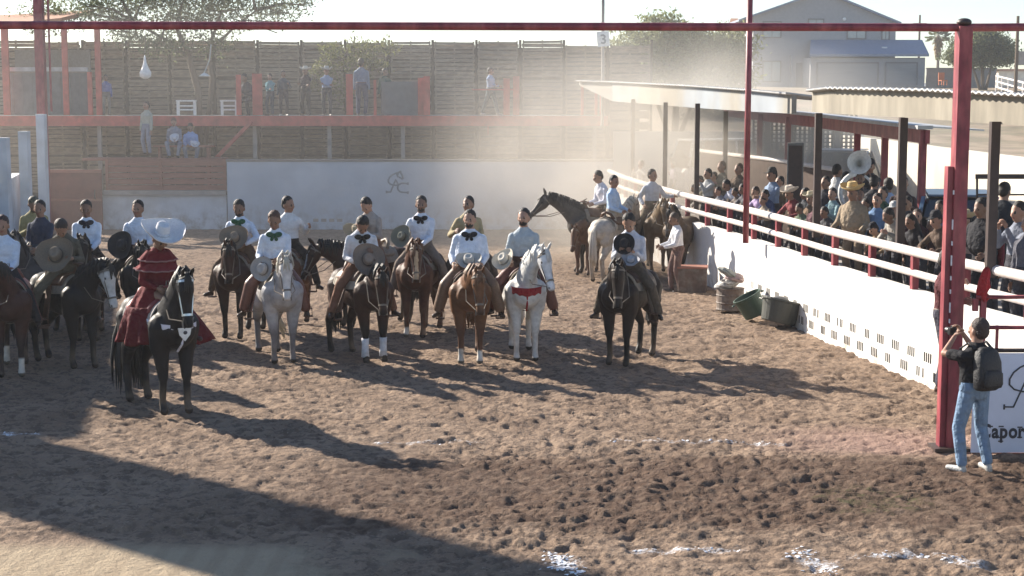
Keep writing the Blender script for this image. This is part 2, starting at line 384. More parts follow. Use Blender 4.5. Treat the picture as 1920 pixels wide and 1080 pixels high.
# lime (chalk) marks lying on the dirt
def lime(segs, lab):
    mb = MB()
    for (x0, y0, x1, y1, wd, den) in segs:
        p0 = G(x0, y0); p1 = G(x1, y1); L_ = (p1-p0).length
        for i in range(int(L_*den)):
            t_ = random.random(); p = p0.lerp(p1, t_); 
            if math.sin(t_*L_*5+x0)+math.sin(t_*L_*13) < -.3: continue
            p = p+Vector((random.gauss(0, wd), random.gauss(0, wd), 0)); r = random.uniform(.005, .022)
            k = random.randint(5, 8); a0 = random.random()*6; pts = []
            for j in range(k):
                rr = r*random.uniform(.5, 1.2); q = (p.x+rr*1.3*math.cos(a0+6.283*j/k), p.y+rr*math.sin(a0+6.283*j/k))
                pts.append((q[0], q[1], float(ground_h(q[0], q[1]))+.005))
            c_ = (p.x, p.y, float(ground_h(p.x, p.y))+.008)
            mb.add(pts+[c_], [(j, (j+1) % k, k) for j in range(k)])
    tag(mb.build('lime_line', M_('lime')), lab, 'chalk', kind='stuff')
lime([(700, 826, 900, 829, .06, 14), (1140, 824, 1240, 824, .04, 30), (1260, 824, 1480, 834, .04, 24), (0, 813, 70, 815, .04, 50)], 'thin broken white lime line across the dirt level with the tall red post')
lime([(1030, 1035, 1080, 1078, .07, 190), (1180, 1029, 1390, 1033, .04, 40), (1500, 1032, 1560, 1078, .08, 190), (1620, 1045, 1740, 1040, .05, 40), (1775, 1045, 1840, 1066, .07, 130)], 'scattered white lime patches at the bottom edge of the arena')

# ------------------------------------------------------------------ logo strokes (units: 1 = 100 px of its own drawing)
def logo(size, thick, M, name, parent, material):
    def arc(cx, cy, rx, ry, a0, a1, k=14): return [(cx+rx*math.cos(R(a0+(a1-a0)*i/k)), cy+ry*math.sin(R(a0+(a1-a0)*i/k))) for i in range(k+1)]
    S = []
    S.append([(.05, .64), (-.1, .60), (-.28, .52), (-.45, .38), (-.55, .2), (-.55, .05), (-.42, -.08), (-.2, -.14), (0, -.15), (.1, -.13)])
    S.append([(-.67, -.62), (-.67, -.5)]); S.append([(-.67, -.56), (-.42, -.56), (-.1, .2), (.08, -.14)])
    S.append([(.65, -.04), (.40, -.02)]+arc(.32, -.3, .30, .28, 90, 270)+[(.65, -.60)]); S.append([(.66, .02), (.66, -.1)]); S.append([(.66, -.54), (.66, -.66)])
    S.append([(.02, .50), (.10, .66), (.21, .73), (.22, .6), (.30, .5), (.36, .3), (.30, .24), (.24, .3), (.12, .36)])
    S.append([(.05, .38), (.0, .46), (.06, .56)]); S.append([(.02, .64), (-.04, .56), (.0, .48)])
    mb = MB()
    for s in S:
        for i in range(len(s)-1):
            p0 = Vector((s[i][0], 0, s[i][1]))*size; p1 = Vector((s[i+1][0], 0, s[i+1][1]))*size; d = (p1-p0).normalized()
            mb.bar(p0-d*thick*.3, p1+d*thick*.3, thick, .02, up=(0, 1, 0)) if False else mb.tube([p0-d*thick*.2, p1+d*thick*.2], thick/2, 6)
    mb.xf(Matrix.Scale(.25, 4, (0, 1, 0))); mb.xf(M)
    return mb.build(name, material, parent)

# ------------------------------------------------------------------ right ring wall with its double rail
WP = [(8.1, 13), (7.25, 17.5), (6.60, 20.6), (6.15, 22.9), (5.42, 28), (4.9, 32.6), (4.08, 38), (3.55, 43), (3.2, 47), (3.0, 51.2)]
def wline(yq):
    for (x0, y0), (x1, y1) in zip(WP, WP[1:]):
        if y0 <= yq <= y1: t_ = (yq-y0)/(y1-y0); return x0+(x1-x0)*t_
    return WP[0][0] if yq < WP[0][1] else WP[-1][0]
def wtan(yq):
    d = Vector((wline(yq+.4)-wline(yq-.4), .8, 0)); return d.normalized()
ring = empty('ring_wall', (6.15, 22.9, 0), 0, 'bright white low ring wall with two white rails along the right side', 'wall')
ring.location = (0, 0, 0)
ysamp = [13+(51.2-13)*i/60 for i in range(61)]
secs = []
for y_ in ysamp:
    p = Vector((wline(y_), y_, 0)); d = wtan(y_); nrm = Vector((d.y, -d.x, 0)); wt = .22; 
    secs.append([p+Vector((0, 0, -.1)), p+Vector((0, 0, 1.33)), p+nrm*wt+Vector((0, 0, 1.33)), p+nrm*wt+Vector((0, 0, -.1))])
MB().rings(secs).build('wall', M_('white_wall'), ring)
for hz, nm, r_ in ((1.90, 'top_rail', .072), (1.58, 'lower_rail', .056)):
    MB().tube([(wline(y_)+.1, y_, hz) for y_ in ysamp], r_, 10).build(nm, M_('rail_white'), ring, smooth=True)
y_ = 13.6
while y_ < 51:
    x_ = wline(y_)+.12
    MB().box((x_, y_, 1.60), (.10, .10, .56), rz=math.atan2(-wtan(y_).x, wtan(y_).y)).build('rail_post', M_('red_steel'), ring)
    y_ += 1.75
for i in range(17):                                               # weep-hole groups low in the wall, two staggered rows
    for row, hz in ((0, .42), (1, .17)):
        y_ = 22.6+i*.62+(.26 if row else 0); mb = MB(); d = wtan(y_); x_ = wline(y_)
        ang = math.atan2(-d.x, d.y)
        for k in range(4):
            q = Vector((x_, y_, hz))+d*(k-1.5)*.075
            if (i*7+k*3+row) % 11 == 0: continue
            mb.box(q+Vector((-.002, 0, 0)), (.006, .034, .14), rz=ang)
        mb.build('weep_hole', M_('slot'), ring)
# ------------------------------------------------------------------ platform for the spectators
mb = MB(); secs = []
for y_ in ysamp:
    p = Vector((wline(y_), y_, 0)); secs.append([p+Vector((.30, 0, -.1)), p+Vector((.30, 0, .98)), p+Vector((5.5, 0, .98)), p+Vector((5.5, 0, -.1))])
tag(mb.rings(secs).build('stand_platform', M_('concrete')), kind='structure')

# ------------------------------------------------------------------ back wall of the ring
bw = empty('back_wall', (0, 0, 0), 0, 'pale grey blue ring wall across the back with a painted horse emblem', 'wall')
A0 = AY(425, 303, 51.6); A1 = AY(1118, 308, 51.2)
x0, x1 = A0.x, 3.25; zt = A0.z
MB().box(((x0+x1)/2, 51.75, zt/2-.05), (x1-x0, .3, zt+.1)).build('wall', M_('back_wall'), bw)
MB().box(((x0+x1)/2, 51.78, zt+.035), (x1-x0+.05, .42, .07)).build('coping', M_('under'), bw)
pc = AY(745, 343, 51.6)
logo(.52, .06, Matrix.Translation((pc.x, 51.598, pc.z)), 'emblem', bw, M_('paint_grey'))
for k in range(4):
    p = AY(592+k*15, 413, 51.6); MB().box((p.x, 51.598, p.z), (.17, .006, .10)).build('weep_hole', M_('concrete'), bw)
lw = empty('low_wall', (0, 0, 0), 0, 'low white painted wall with a dark ledge below the plank gate', 'wall')
p0 = AY(190, 366, 51.6); p1 = AY(424, 366, 51.6)
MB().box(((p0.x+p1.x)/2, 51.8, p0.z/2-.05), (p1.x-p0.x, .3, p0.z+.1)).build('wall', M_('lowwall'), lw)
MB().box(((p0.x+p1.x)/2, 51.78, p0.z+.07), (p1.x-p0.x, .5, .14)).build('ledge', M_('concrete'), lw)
pg = empty('plank_gate', (0, 0, 0), 0, 'reddish brown horizontal plank gate above the low white wall', 'gate')
q0 = AY(197, 358, 52); q1 = AY(424, 300, 52); hgt = (q1.z-q0.z)/5
for k in range(5):
    MB().box(((q0.x+q1.x)/2, 52, q0.z+hgt*(k+.5)), (q1.x-q0.x-.1, .06, hgt-.03)).build('plank', M_('plank_red'), pg)
for px in (200, 300, 421): p = AY(px, 300, 51.93); MB().box((p.x, 51.93, (q0.z+q1.z)/2), (.1, .05, q1.z-q0.z+.1)).build('gate_post', M_('plank_red'), pg)
dr = empty('stock_door', (0, 0, 0), 0, 'dark reddish brown sheet metal stock door at the left back corner', 'door')
d0 = AY(90, 318, 51.4); d1 = AY(190, 318, 51.4)
MB().box(((d0.x+d1.x)/2, 51.4, d0.z/2), (d1.x-d0.x, .08, d0.z)).build('panel', M_('door_red'), dr)
MB().box(((d0.x+d1.x)/2, 51.33, d0.z-.05), (d1.x-d0.x, .05, .1)).box(((d0.x+d1.x)/2, 51.33, d0.z*.5), (d1.x-d0.x, .05, .08)).build('brace', M_('plank_red'), dr)
MB().tube([(d1.x-.2, 51.3, 1.0), (d1.x-.2, 51.25, 1.15), (d1.x-.2, 51.3, 1.3)], .02, 6).build('handle', M_('brown_steel'), dr)

# ------------------------------------------------------------------ left ring wall with tall pillars
lf = empty('left_wall', (0, 0, 0), 0, 'pale blue shaded wall with three tall pillars at the left edge', 'wall')
LP = [(-15.6, 51), (-14.9, 47.5), (-14.2, 43.5), (-13.7, 38), (-13.4, 30)]
secs = []
for i, (x_, y_) in enumerate(LP): secs.append([Vector((x_, y_, -.1)), Vector((x_, y_, 1.85-.03*i)), Vector((x_-.3, y_, 1.85-.03*i)), Vector((x_-.3, y_, -.1))])
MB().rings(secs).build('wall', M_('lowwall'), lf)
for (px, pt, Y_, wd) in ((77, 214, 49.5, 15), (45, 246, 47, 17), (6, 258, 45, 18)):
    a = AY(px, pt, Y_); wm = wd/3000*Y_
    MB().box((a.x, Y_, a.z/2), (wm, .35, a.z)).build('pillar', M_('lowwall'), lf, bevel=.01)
# ------------------------------------------------------------------ pallet fence behind the deck
pf = empty('pallet_fence', (0, 59, 0), 0, 'tall weathered fence of stacked wooden pallets behind the red deck', 'fence')
pf.location = (0, 0, 0)
pw = 1.56
def pallet(kind):
    mb = MB(); ns = (9, 10, 8)[kind]; H_ = 1.36
    for i in range(ns):
        z_ = -H_/2+H_*(i+.5)/ns; hh = H_/ns*random.uniform(.50, .80)
        y0 = random.uniform(-.01, .015); tl = random.uniform(-.012, .012)
        mb.bar((-pw/2+.03+random.uniform(0, .05), -.06+y0, z_-tl), (pw/2-.03-random.uniform(0, .05), -.06+y0, z_+tl), .022, hh)
    for x_ in (-pw/2+.09, 0, pw/2-.09): mb.box((x_, .0, 0), (.05, .09, H_))
    for i in range(4): z_ = -H_/2+H_*(i+.5)/4; mb.box((0, .06, z_), (pw-.06, .02, .10))
    return mb.mesh('pallet', M_('pallet'))
pm = [pallet(k) for k in range(3)]
FY = 59.0
base = AY(0, 76, FY).z
zrows = [base-.68-1.40*r for r in range(4)]
for r_, z_ in enumerate(zrows):
    for c_ in range(17):
        x_ = -21.3+c_*1.60-.0
        top = 0 if r_ else random.uniform(-.05, .04)
        if x_ > 1.5: top -= .12
        link('pallet', pm[(c_*5+r_*3) % 3], pf, loc=(x_+random.uniform(-.02, .02), FY+random.uniform(0, .03), z_+top), rot=(0, (random.choice((0, PI)))+R(random.uniform(-.7, .7)), 0))
MB().box((-8.6, FY+.30, base/2+.0), (26.6, .02, base-.5)).build('backing', M_('pallet_dark'), pf)
for c_ in range(18): MB().box((-22.1+c_*1.60, FY+.13, base/2), (.09, .09, base+.05)).build('fence_post', M_('pallet_dark'), pf)

# ------------------------------------------------------------------ the red spectator deck
dk = empty('viewing_deck', (0, 0, 0), 0, 'raised red steel viewing deck along the pallet fence', 'deck')
DZ = AY(500, 216, 54.2).z; xL = -20.0; xR = AY(1140, 215, 54.2).x
MB().box(((xL+xR)/2, 54.1, DZ-.19), (xR-xL, .12, .34)).build('front_beam', M_('red_deck'), dk)
MB().box(((xL+xR)/2, 56.3, DZ-.06), (xR-xL, 4.3, .08)).build('floor', M_('tin_dark'), dk)
for px, top, wd in ((8, 48, 12), (120, 55, 10), (182, 55, 10), (168, 135, 8), (447, 140, 9), (482, 138, 18), (655, 139, 12), (703, 150, 5), (800, 143, 12), (845, 148, 10) , (950, 147, 12), (968, 143, 12), (1092, 160, 5), (1118, 160, 5), (1128, 160, 6)):
    a = AY(px, top, 54.25); wm = wd/3000*54
    if px == 845: continue
    MB().box((a.x, 54.25, (a.z+DZ)/2), (wm, .12, a.z-DZ)).build('post', M_('red_deck'), dk)
a = AY(715, 153, 54.6); b_ = AY(784, 215, 54.6); MB().box(((a.x+b_.x)/2, 54.6, (a.z+b_.z)/2), (b_.x-a.x, .03, a.z-b_.z)).build('panel', M_('tin_dark'), dk)
a = AY(798, 146, 54.35); b_ = AY(786, 146, 54.35); MB().box(((a.x+b_.x)/2, 54.4, (a.z+DZ)/2), (a.x-b_.x+.1, .06, a.z-DZ)).build('side_plate', M_('red_deck'), dk)
for (xa, xb, yy_) in ((700, 800, 218), (885, 968, 168)):
    a = AY(xa, yy_, 54.2); b_ = AY(xb, yy_, 54.2)
    MB().bar((a.x, 54.16, a.z), (b_.x, 54.16, b_.z), .05).build('rail', M_('red_deck'), dk)
for px in (185, 477, 617, 755, 1115): a = AY(px, 236, 54.3); MB().box((a.x, 54.4, a.z/2), (.13, .13, a.z)).build('support_column', M_('concrete'), dk)
a = AY(472, 228, 53.9); b_ = AY(398, 304, 53.9); MB().bar(a, b_, .16, .12).build('brace', M_('red_deck'), dk)
a = AY(915, 235, 53.9); b_ = AY(915, 252, 53.9); MB().bar((a.x, 53.95, a.z), (b_.x, 53.95, b_.z), .04).build('bracket', M_('red_deck'), dk)
# dark shed sheeting at the left end of the deck
sh = empty('deck_shed', (0, 0, 0), 0, 'small shed with terracotta roof and ribbed grey metal sheeting on the deck', 'shed')
a = AY(14, 130, 54.6); b_ = AY(165, 130, 54.6)
MB().box(((a.x+b_.x)/2, 54.55, a.z), (b_.x-a.x, .1, .14)).build('rail_beam', M_('tin'), sh)
mb = MB(); k = int((b_.x-a.x)/.16)
for i in range(k): x_ = a.x+.08+i*.16; mb.box((x_, 54.7+(.02 if i % 2 else 0), (a.z+DZ)/2-.05), (.155, .03, a.z-DZ-.12))
mb.build('metal_sheet', M_('tin_dark'), sh)
a = AY(-20, 60, 55.5); b_ = AY(128, 60, 55.5); zr = AY(0, 22, 55.5).z
MB().poly([(a.x-1, 54.3, a.z-.1), (b_.x+.1, 54.3, a.z+.3), (b_.x+.1, 58.5, zr+.1), (a.x-1, 58.5, zr-.1)], (0, 0, .12)).build('roof', M_('terracotta'), sh)
MB().box(((a.x+b_.x)/2, 58.3, (zr+DZ)/2-.5), (b_.x-a.x, .12, zr-DZ-1.4)).build('rear_wall', M_('under'), sh)

# white tables on the deck
def table(px, lab, wd):
    t_ = empty('table', (AY(px, 214, 55).x, 55, DZ-.02), R(6), lab, 'table', 'white plastic tables on the deck')
    MB().box((0, 0, .5), (wd, .55, .05)).build('tabletop', M_('plastic_white'), t_, bevel=.01)
    for sx in (-1, 1):
        for sy in (-1, 1): MB().bar((sx*(wd/2-.05), sy*.22, 0), (sx*(wd/2-.05), sy*.22, .48), .06).build('leg', M_('plastic_white'), t_)
    MB().box((0, -.2, .33), (wd-.1, .02, .05)).box((0, -.2, .20), (wd-.1, .02, .05)).build('apron', M_('plastic_white'), t_)
table(350, 'white plastic table with two front slats standing alone on the deck', .66)
table(430, 'white plastic table beside the crouching man on the deck', .58)
# bag hanging from a rope, lamp
bag = empty('hanging_bag', (0, 0, 0), 0, 'white plastic bag hanging by a cord from the tree above the deck', 'bag')
a = AY(272, 130, 53.5)
def bagf(p, an, r, z): return p*(1+.12*math.sin(3*an+z*9)) if r > .02 else p
MB().lathe([(.01, .62), (.03, .55), (.05, .38), (.11, .2), (.19, .05), (.18, -.08), (.08, -.16), (.01, -.17)], (a.x, a.y, a.z-.15), 14, lambda p, an, r, z: Vector((p.x*(1+.1*math.sin(3*an)), p.y*(1+.1*math.cos(4*an)), p.z))).build('sack', M_('plastic_white'), bag, smooth=True)
MB().tube([(a.x, a.y, a.z+.45), (a.x+.02, a.y+.3, a.z+1.6)], .012, 5).build('cord', M_('brown_steel'), bag)
lmp = empty('deck_lamp', (0, 0, 0), 0, 'small white shaded lamp on a bent bracket above the deck', 'lamp')
a = AY(388, 140, 54.0)
MB().tube([(a.x+.16, a.y, a.z+1.0), (a.x+.1, a.y, a.z+.5), (a.x-.05, a.y, a.z+.15), (a.x-.1, a.y, a.z+.06)], .02, 6).build('bracket', M_('tin'), lmp)
MB().lathe([(.02, .08), (.10, .04), (.20, -.03), (.17, -.035), (.02, .03)], (a.x-.08, a.y, a.z-.02), 14).build('lamp_shade', M_('plastic_white'), lmp, smooth=True)

# ------------------------------------------------------------------ sign pole in the back right corner
spn = empty('sign_pole', (0, 0, 0), 0, 'thin grey steel pole carrying a small white numbered sign', 'sign pole')
a = AY(1131, -40, 52.6)
MB().tube([(a.x, 52.6, 3.3), (a.x, 52.6, a.z)], .05, 8).build('pole', M_('concrete'), spn)
a = AY(1131, 73, 52.5); sg = MB().box((0, 0, 0), (.40, .03, .48)).build('sign_board', M_('plastic_white'), spn, loc=(a.x, 52.5, a.z), rot=(0, R(-5), 0))
tx = link('number', text_mesh('3', .42, M_('paint_grey'), .004, .008), sg, loc=(-.10, -.021, -.15), rot=(PI/2, 0, 0))

# ------------------------------------------------------------------ canopies over the right stand
def post(px, top, bot, Y_, wd, m_, parent, name='post'):
    a = AY(px, top, Y_); b2 = AY(px, bot, Y_); MB().box((a.x, Y_, (a.z+b2.z)/2), (wd, wd, a.z-b2.z)).build(name, M_(m_), parent)
def canopy(name, lab, pts, depth, mats_, thick):
    """pts: (px, top_py, bottom_py, Y) along the front edge"""
    e = empty(name, (0, 0, 0), 0, lab, 'canopy'); T = [AY(p[0], p[1], p[3]) for p in pts]; B = [AY(p[0], p[2], p[3]) for p in pts]
    rr = []
    for t_, b2 in zip(T, B): rr.append([b2, Vector((b2.x, b2.y, t_.z)), Vector((b2.x+.10, b2.y+.03, t_.z)), Vector((b2.x+.10, b2.y+.03, b2.z))])
    MB().rings(rr).build('fascia', M_(mats_[0]), e)
    # corrugated roof
    mb = MB(); seg = []
    L0 = (T[-1]-T[0]).length; N = int(L0/.09)
    vs = []; fs = []
    for i in range(N+1):
        s = i/N*(len(T)-1); j = min(int(s), len(T)-2); p = T[j].lerp(T[j+1], s-j); o_ = .022*math.sin(i*PI)+(.028 if i % 2 else 0)
        vs += [p+Vector((-.12, -.04, .03+o_)), p+Vector((depth, depth*.12, -.22+o_)), p+Vector((depth, depth*.12, -.25+o_)), p+Vector((-.12, -.04, .005+o_))]
    for i in range(N): a = i*4; fs += [(a, a+1, a+5, a+4), (a+3, a+7, a+6, a+2), (a, a+4, a+7, a+3), (a+1, a+2, a+6, a+5)]
    fs += [(0, 3, 2, 1), (N*4, N*4+1, N*4+2, N*4+3)]
    mb.add(vs, fs).build('roof_sheet', M_(mats_[1]), e)
    return e
c1 = canopy('far_canopy', 'long pale blue canopy roof over the dusty far end of the stand', [(1086, 153, 160, 53), (1148, 155, 190, 50.5), (1300, 163, 202, 40), (1420, 172, 210, 33.5), (1484, 178, 213, 31)], 2.0, ('fascia_blue', 'tin'), .4)
for px, t_, b_, Y_ in ((1187, 186, 336, 47), (1248, 192, 350, 42), (1308, 194, 400, 37.8), (1361, 208, 380, 41)): post(px, t_, b_, Y_, .11, 'brown_steel', c1)
c2 = canopy('near_canopy', 'cream canopy with deep fascia and corrugated roof edge over the near stand', [(1522, 172, 210, 30.0), (1560, 168, 213, 28.4), (1740, 172, 223, 24.0), (1930, 182, 237, 20.6), (2080, 187, 252, 18)], 2.0, ('fascia_cream', 'tin'), .4)
for px, t_, b_, Y_ in ((1535, 212, 445, 28.9), (1694, 220, 455, 25.0), (1866, 228, 520, 21.5)): post(px, t_, b_, Y_, .12, 'brown_steel', c2)
rf = empty('red_frame_shelter', (0, 0, 0), 0, 'low shelter with red steel beam and thin white roof edge behind the spectators', 'shelter')
P = [AY(1358, 198, 48), AY(1530, 215, 38.5), AY(1735, 239, 30.5)]
for i in range(2):
    MB().bar(P[i], P[i+1], .3, .07).build('roof_edge', M_('tin'), rf)
    MB().bar(P[i]-Vector((-.05, 0, .18)), P[i+1]-Vector((-.05, 0, .18)), .09, .26).build('beam', M_('red_steel'), rf)
for px, t_, b_, Y_ in ((1425, 214, 420, 43.5), (1478, 220, 470, 41), (1608, 235, 420, 36), (1660, 240, 420, 34.5), (1731, 244, 470, 30.6)): post(px, t_, b_, Y_, .13, 'red_steel', rf)
mb = MB().poly([P[0], P[2], P[2]+Vector((1.3, .6, -.08)), P[0]+Vector((1.3, .6, -.08))], (0, 0, .03)); mb.build('roof_sheet', M_('tin'), rf)
# tall masts for the lights
for px, Y_, b_, lab in ((1407, 31.8, 1.34, 'tall thin red mast rising from the stand rail past the overhead beam'),):
    a = AY(px, -60, Y_); t_ = tag(MB().tube([(a.x, Y_, b_), (a.x, Y_, a.z)], .06, 10).build('light_mast', M_('red_steel'), smooth=True), lab, 'mast', 'red light masts')
e = empty('light_mast', (0, 0, 0), 0, 'thick red light mast behind the left wall with a thinner pipe beside it', 'mast', 'red light masts')
a = AY(70, -60, 50.3); MB().box((a.x, 50.3, a.z/2), (.27, .27, a.z)).build('mast_pole', M_('red_steel'), e)
a = AY(56, -60, 50.3); MB().tube([(a.x+.55, 50.2, 3.8), (a.x+.55, 50.2, a.z)], .035, 6).build('side_pipe', M_('red_steel'), e)

# ------------------------------------------------------------------ big red portal frame with gate and sign
fr = empty('portal_frame', (0, 0, 0), 0, 'large dark red steel portal of tall post and overhead beam', 'frame')
PY = 18.95
pb = AY(1779, 848, PY); ptp = AY(1800, 50, PY); px_ = pb.x+.015
MB().box((px_, PY, ptp.z/2), (.155, .22, ptp.z)).build('post', M_('red_steel'), fr, bevel=.006)
a = AY(1775, 312, PY); MB().box((px_-.115, PY+.02, a.z/2), (.07, .16, a.z)).build('flange', M_('red_steel'), fr, bevel=.004)
for py in (360, 420, 455, 487, 520, 545, 575, 600):
    a = AY(1772, py, PY); MB().box((px_-.083, PY-.088, a.z), (.012, .03, .12 if py in (487, 420, 575) else .05)).build('bolt_slot', M_('lime'), fr)
MB().box((px_-.02, PY, .02), (.42, .36, .04)).build('base_plate', M_('brown_steel'), fr)
bt = AY(0, 48, PY); 
MB().tube([(-13.5, PY, bt.z), (-6, PY, bt.z+.005), (px_, PY, ptp.z-.01), (10.5, PY, ptp.z+.02)], .047, 12).build('beam', M_('red_steel'), fr, smooth=True)
MB().ell((px_, PY, ptp.z+.05), (.09, .09, .05)).build('cap', M_('brown_steel'), fr, smooth=True)
gt = empty('sign_gate', (0, 0, 0), 0, 'red pipe gate with a white emblem sign beside the tall red post', 'gate')
GY = 18.7; g0 = px_+.13; g1 = 9.0
for py in (557, 614): a = AY(1850, py, GY); MB().tube([(g0+.05, GY, a.z), (g1, GY, a.z)], .024, 8).build('gate_rail', M_('red_steel'), gt, smooth=True)
a = AY(1850, 657, GY); MB().tube([(g0, GY, a.z), (g1, GY, a.z)], .026, 8).build('top_bar', M_('brown_steel'), gt, smooth=True)
for px, t_, b_, w_ in ((1845, 520, 655, .065), (1829, 560, 583, .06), (1870, 610, 655, .03)): post(px, t_, b_, GY+.02, w_, 'red_steel', gt, 'gate_post')
a = AY(1850, 848, GY); b_ = AY(1850, 662, GY)
MB().box(((g0+g1)/2+.02, GY-.005, (a.z+b_.z)/2), (g1-g0-.05, .02, b_.z-a.z), bev=0).build('sign_panel', M_('sign_white'), gt)
MB().box(((g0+g1)/2, GY, a.z/2+.0), (g1-g0, .08, a.z-.02)).build('sill', M_('door_red'), gt)
mb = MB().poly([(g0, GY-.018, b_.z+.01), (AY(1868, 662, GY).x, GY-.018, b_.z+.01), (AY(1868, 662, GY).x, GY-.018, b_.z-.01), (AY(1848, 668, GY).x, GY-.018, b_.z-.06), (g0, GY-.018, b_.z-.25)], (0, .004, 0)).build('corner_patch', M_('tin_dark'), gt)
c_ = AY(1930, 724, GY); logo(.44, .022, Matrix.Translation((c_.x, GY-.02, c_.z)), 'emblem', gt, M_('paint_black'))
e_ = empty('lettering', (0, 0, 0)); e_.parent = gt
bl = AY(1875, 820, GY).z; x_ = AY(1836, 820, GY).x; wt_ = AY(1972, 820, GY).x-x_; szt = .235; sxx = .80
adv = {}
for ch_ in 'Caporales':
    if ch_ not in adv:
        me_ = text_mesh(ch_, szt, M_('paint_black'), .002, .008); adv[ch_] = (me_, min(v.co.x for v in me_.vertices), max(v.co.x for v in me_.vertices))
tot_ = sum(adv[c_][2]-adv[c_][1] for c_ in 'Caporales')*sxx; gp_ = (wt_-tot_)/8
SER = {'p': [(.12, .56), (.12, -.2)], 'r': [(.2, 0), (.2, .52)], 'l': [(.5, 0), (.3, .72)], 'a': [(.9, 0)], 'C': [(.95, .56)]}
for ch_ in 'Caporales':
    me_, a_, b2_ = adv[ch_]; lt_ = link('letter', me_, e_, loc=(x_-a_*sxx, GY-.018, bl), rot=(PI/2, 0, 0), scale=(sxx, 1, 1))
    for sd_, hh_ in SER.get(ch_, ()):
        MB().box((a_+(b2_-a_)*sd_, szt*hh_+.004, .0), (.075, .015, .0052)).build('serif', M_('paint_black'), lt_)
    x_ += (b2_-a_)*sxx+gp_
rr = []
for k_, (z_, rx_, ry_, ox_) in enumerate(((.16, .012, .012, .01), (.14, .035, .03, .0), (.08, .055, .04, -.01), (.0, .062, .05, -.025), (-.08, .075, .05, -.02), (-.14, .06, .045, -.035), (-.19, .07, .03, -.01), (-.23, .02, .015, .0))):
    rr.append([Vector((ox_+rx_*math.cos(a_)*(1+.22*math.sin(3*a_+k_)), ry_*math.sin(a_)*(1+.25*math.sin(5*a_+k_*.7)), z_+.02*math.sin(4*a_+k_))) for a_ in [2*PI*j/22 for j in range(22)]])
cl = tag(MB().rings(rr).build('red_cloth', [mat('red_cloth', (.42, .018, .024), rough=.85, nscale=9, bump=1.0, bdist=.05)], smooth=True), 'bright red cloth tied over the top of the gate pipe', 'cloth')
a = AY(1848, 528, GY); cl.location = (a.x, GY+.0, a.z)

# ------------------------------------------------------------------ behind the stand: cream wall, lattice
cw = empty('cream_wall', (0, 0, 0), 0, 'long sunlit cream wall behind the spectators on the right', 'wall')
a = AY(1618, 258, 51); b_ = AY(1925, 297, 35)
mb = MB(); pts = [(a.x-.1, 56.5, a.z), (a.x, 51, a.z), (b_.x, 35, b_.z), (b_.x+.4, 25, b_.z+.0)]
mb.rings([[Vector((p[0], p[1], .7)), Vector(p), Vector((p[0]+.2, p[1], p[2])), Vector((p[0]+.2, p[1], .7))] for p in pts]).build('wall', M_('cream_wall'), cw)
cb = empty('cream_wall', (0, 0, 0), 0, 'short sunlit cream wall seen through the breeze blocks', 'wall')
a = AY(1150, 262, 56.6); b_ = AY(1620, 232, 56.6)
MB().box((a.x/2+b_.x/2, 56.6, 1.9), (b_.x-a.x, .2, 2.3)).build('wall', M_('cream_wall'), cb)
cb.location = (0, 0, 0)
lt = empty('breeze_block_wall', (0, 0, 0), 0, 'dark openwork breeze block wall behind the band', 'wall')
LY = 50.2; a = AY(1413, 214, LY); b_ = AY(1603, 312, LY); W_ = b_.x-a.x; H_ = a.z-b_.z
nx, nz = 22, 13; mb = MB()
gap = (3, 8, 13, 18)
for i in range(nx+1):
    x_ = a.x+W_*i/nx; mb.box((x_, LY, a.z-H_/2), (.17 if i in gap else .055, .16, H_))
for j in range(nz+1): mb.box((a.x+W_/2, LY+.01, a.z-H_*j/nz), (W_, .12, .045))
mb.build('openwork', M_('lattice'), lt)
MB().box((a.x+W_/2, LY+.0, (b_.z+.9)/2), (W_+1.5, .2, b_.z-.9-.03)).build('base_wall', M_('lattice'), lt)

e = empty('barrier_wall', (0, 0, 0), 0, 'low brown barrier with a white top rail between the crowd and the parked cars', 'barrier')
q_ = [AY(1305, 285, 44.5), AY(1440, 302, 39), AY(1565, 322, 35.6)]
MB().rings([[Vector((p.x, p.y, .9)), p, p+Vector((.12, 0, 0)), Vector((p.x+.12, p.y, .9))] for p in q_]).build('panel', mat('brown_panel', (.085, .055, .042), rough=.85, nscale=2, namt=.25), e)
MB().tube([p+Vector((0, 0, .05)) for p in q_], .05, 8).build('top_rail', M_('rail_white'), e, smooth=True)
# ------------------------------------------------------------------ houses
HY = 176
def hx_(px, py): return AY(px, py, HY)
hs = empty('house', (0, 0, 0), 0, 'large two storey grey stucco house with gabled roof and two garage doors', 'house')
gz = 4.4
L0 = hx_(1413, 30); R0 = hx_(1680, 42); ap = hx_(1542, -14)
mb = MB(); mb.poly([(L0.x, HY, gz), (L0.x, HY, L0.z), (ap.x, HY, ap.z), (R0.x, HY, R0.z), (R0.x, HY, gz)], (0, 13, 0)); mb.build('wall', M_('stucco'), hs)
ov = .55
def slab(p, q, t_=.22): return MB().poly([Vector((p[0], HY-ov, p[1])), Vector((q[0], HY-ov, q[1])), Vector((q[0], HY-ov, q[1]+t_)), Vector((p[0], HY-ov, p[1]+t_))], (0, 14.2, 0))
le = hx_(1384, 38); re_ = hx_(1688, 44)
slab((le.x, le.z-.15), (ap.x, ap.z+.03)).build('roof', M_('roof_tile'), hs); slab((ap.x, ap.z+.03), (re_.x, re_.z-.1)).build('roof', M_('roof_tile'), hs)
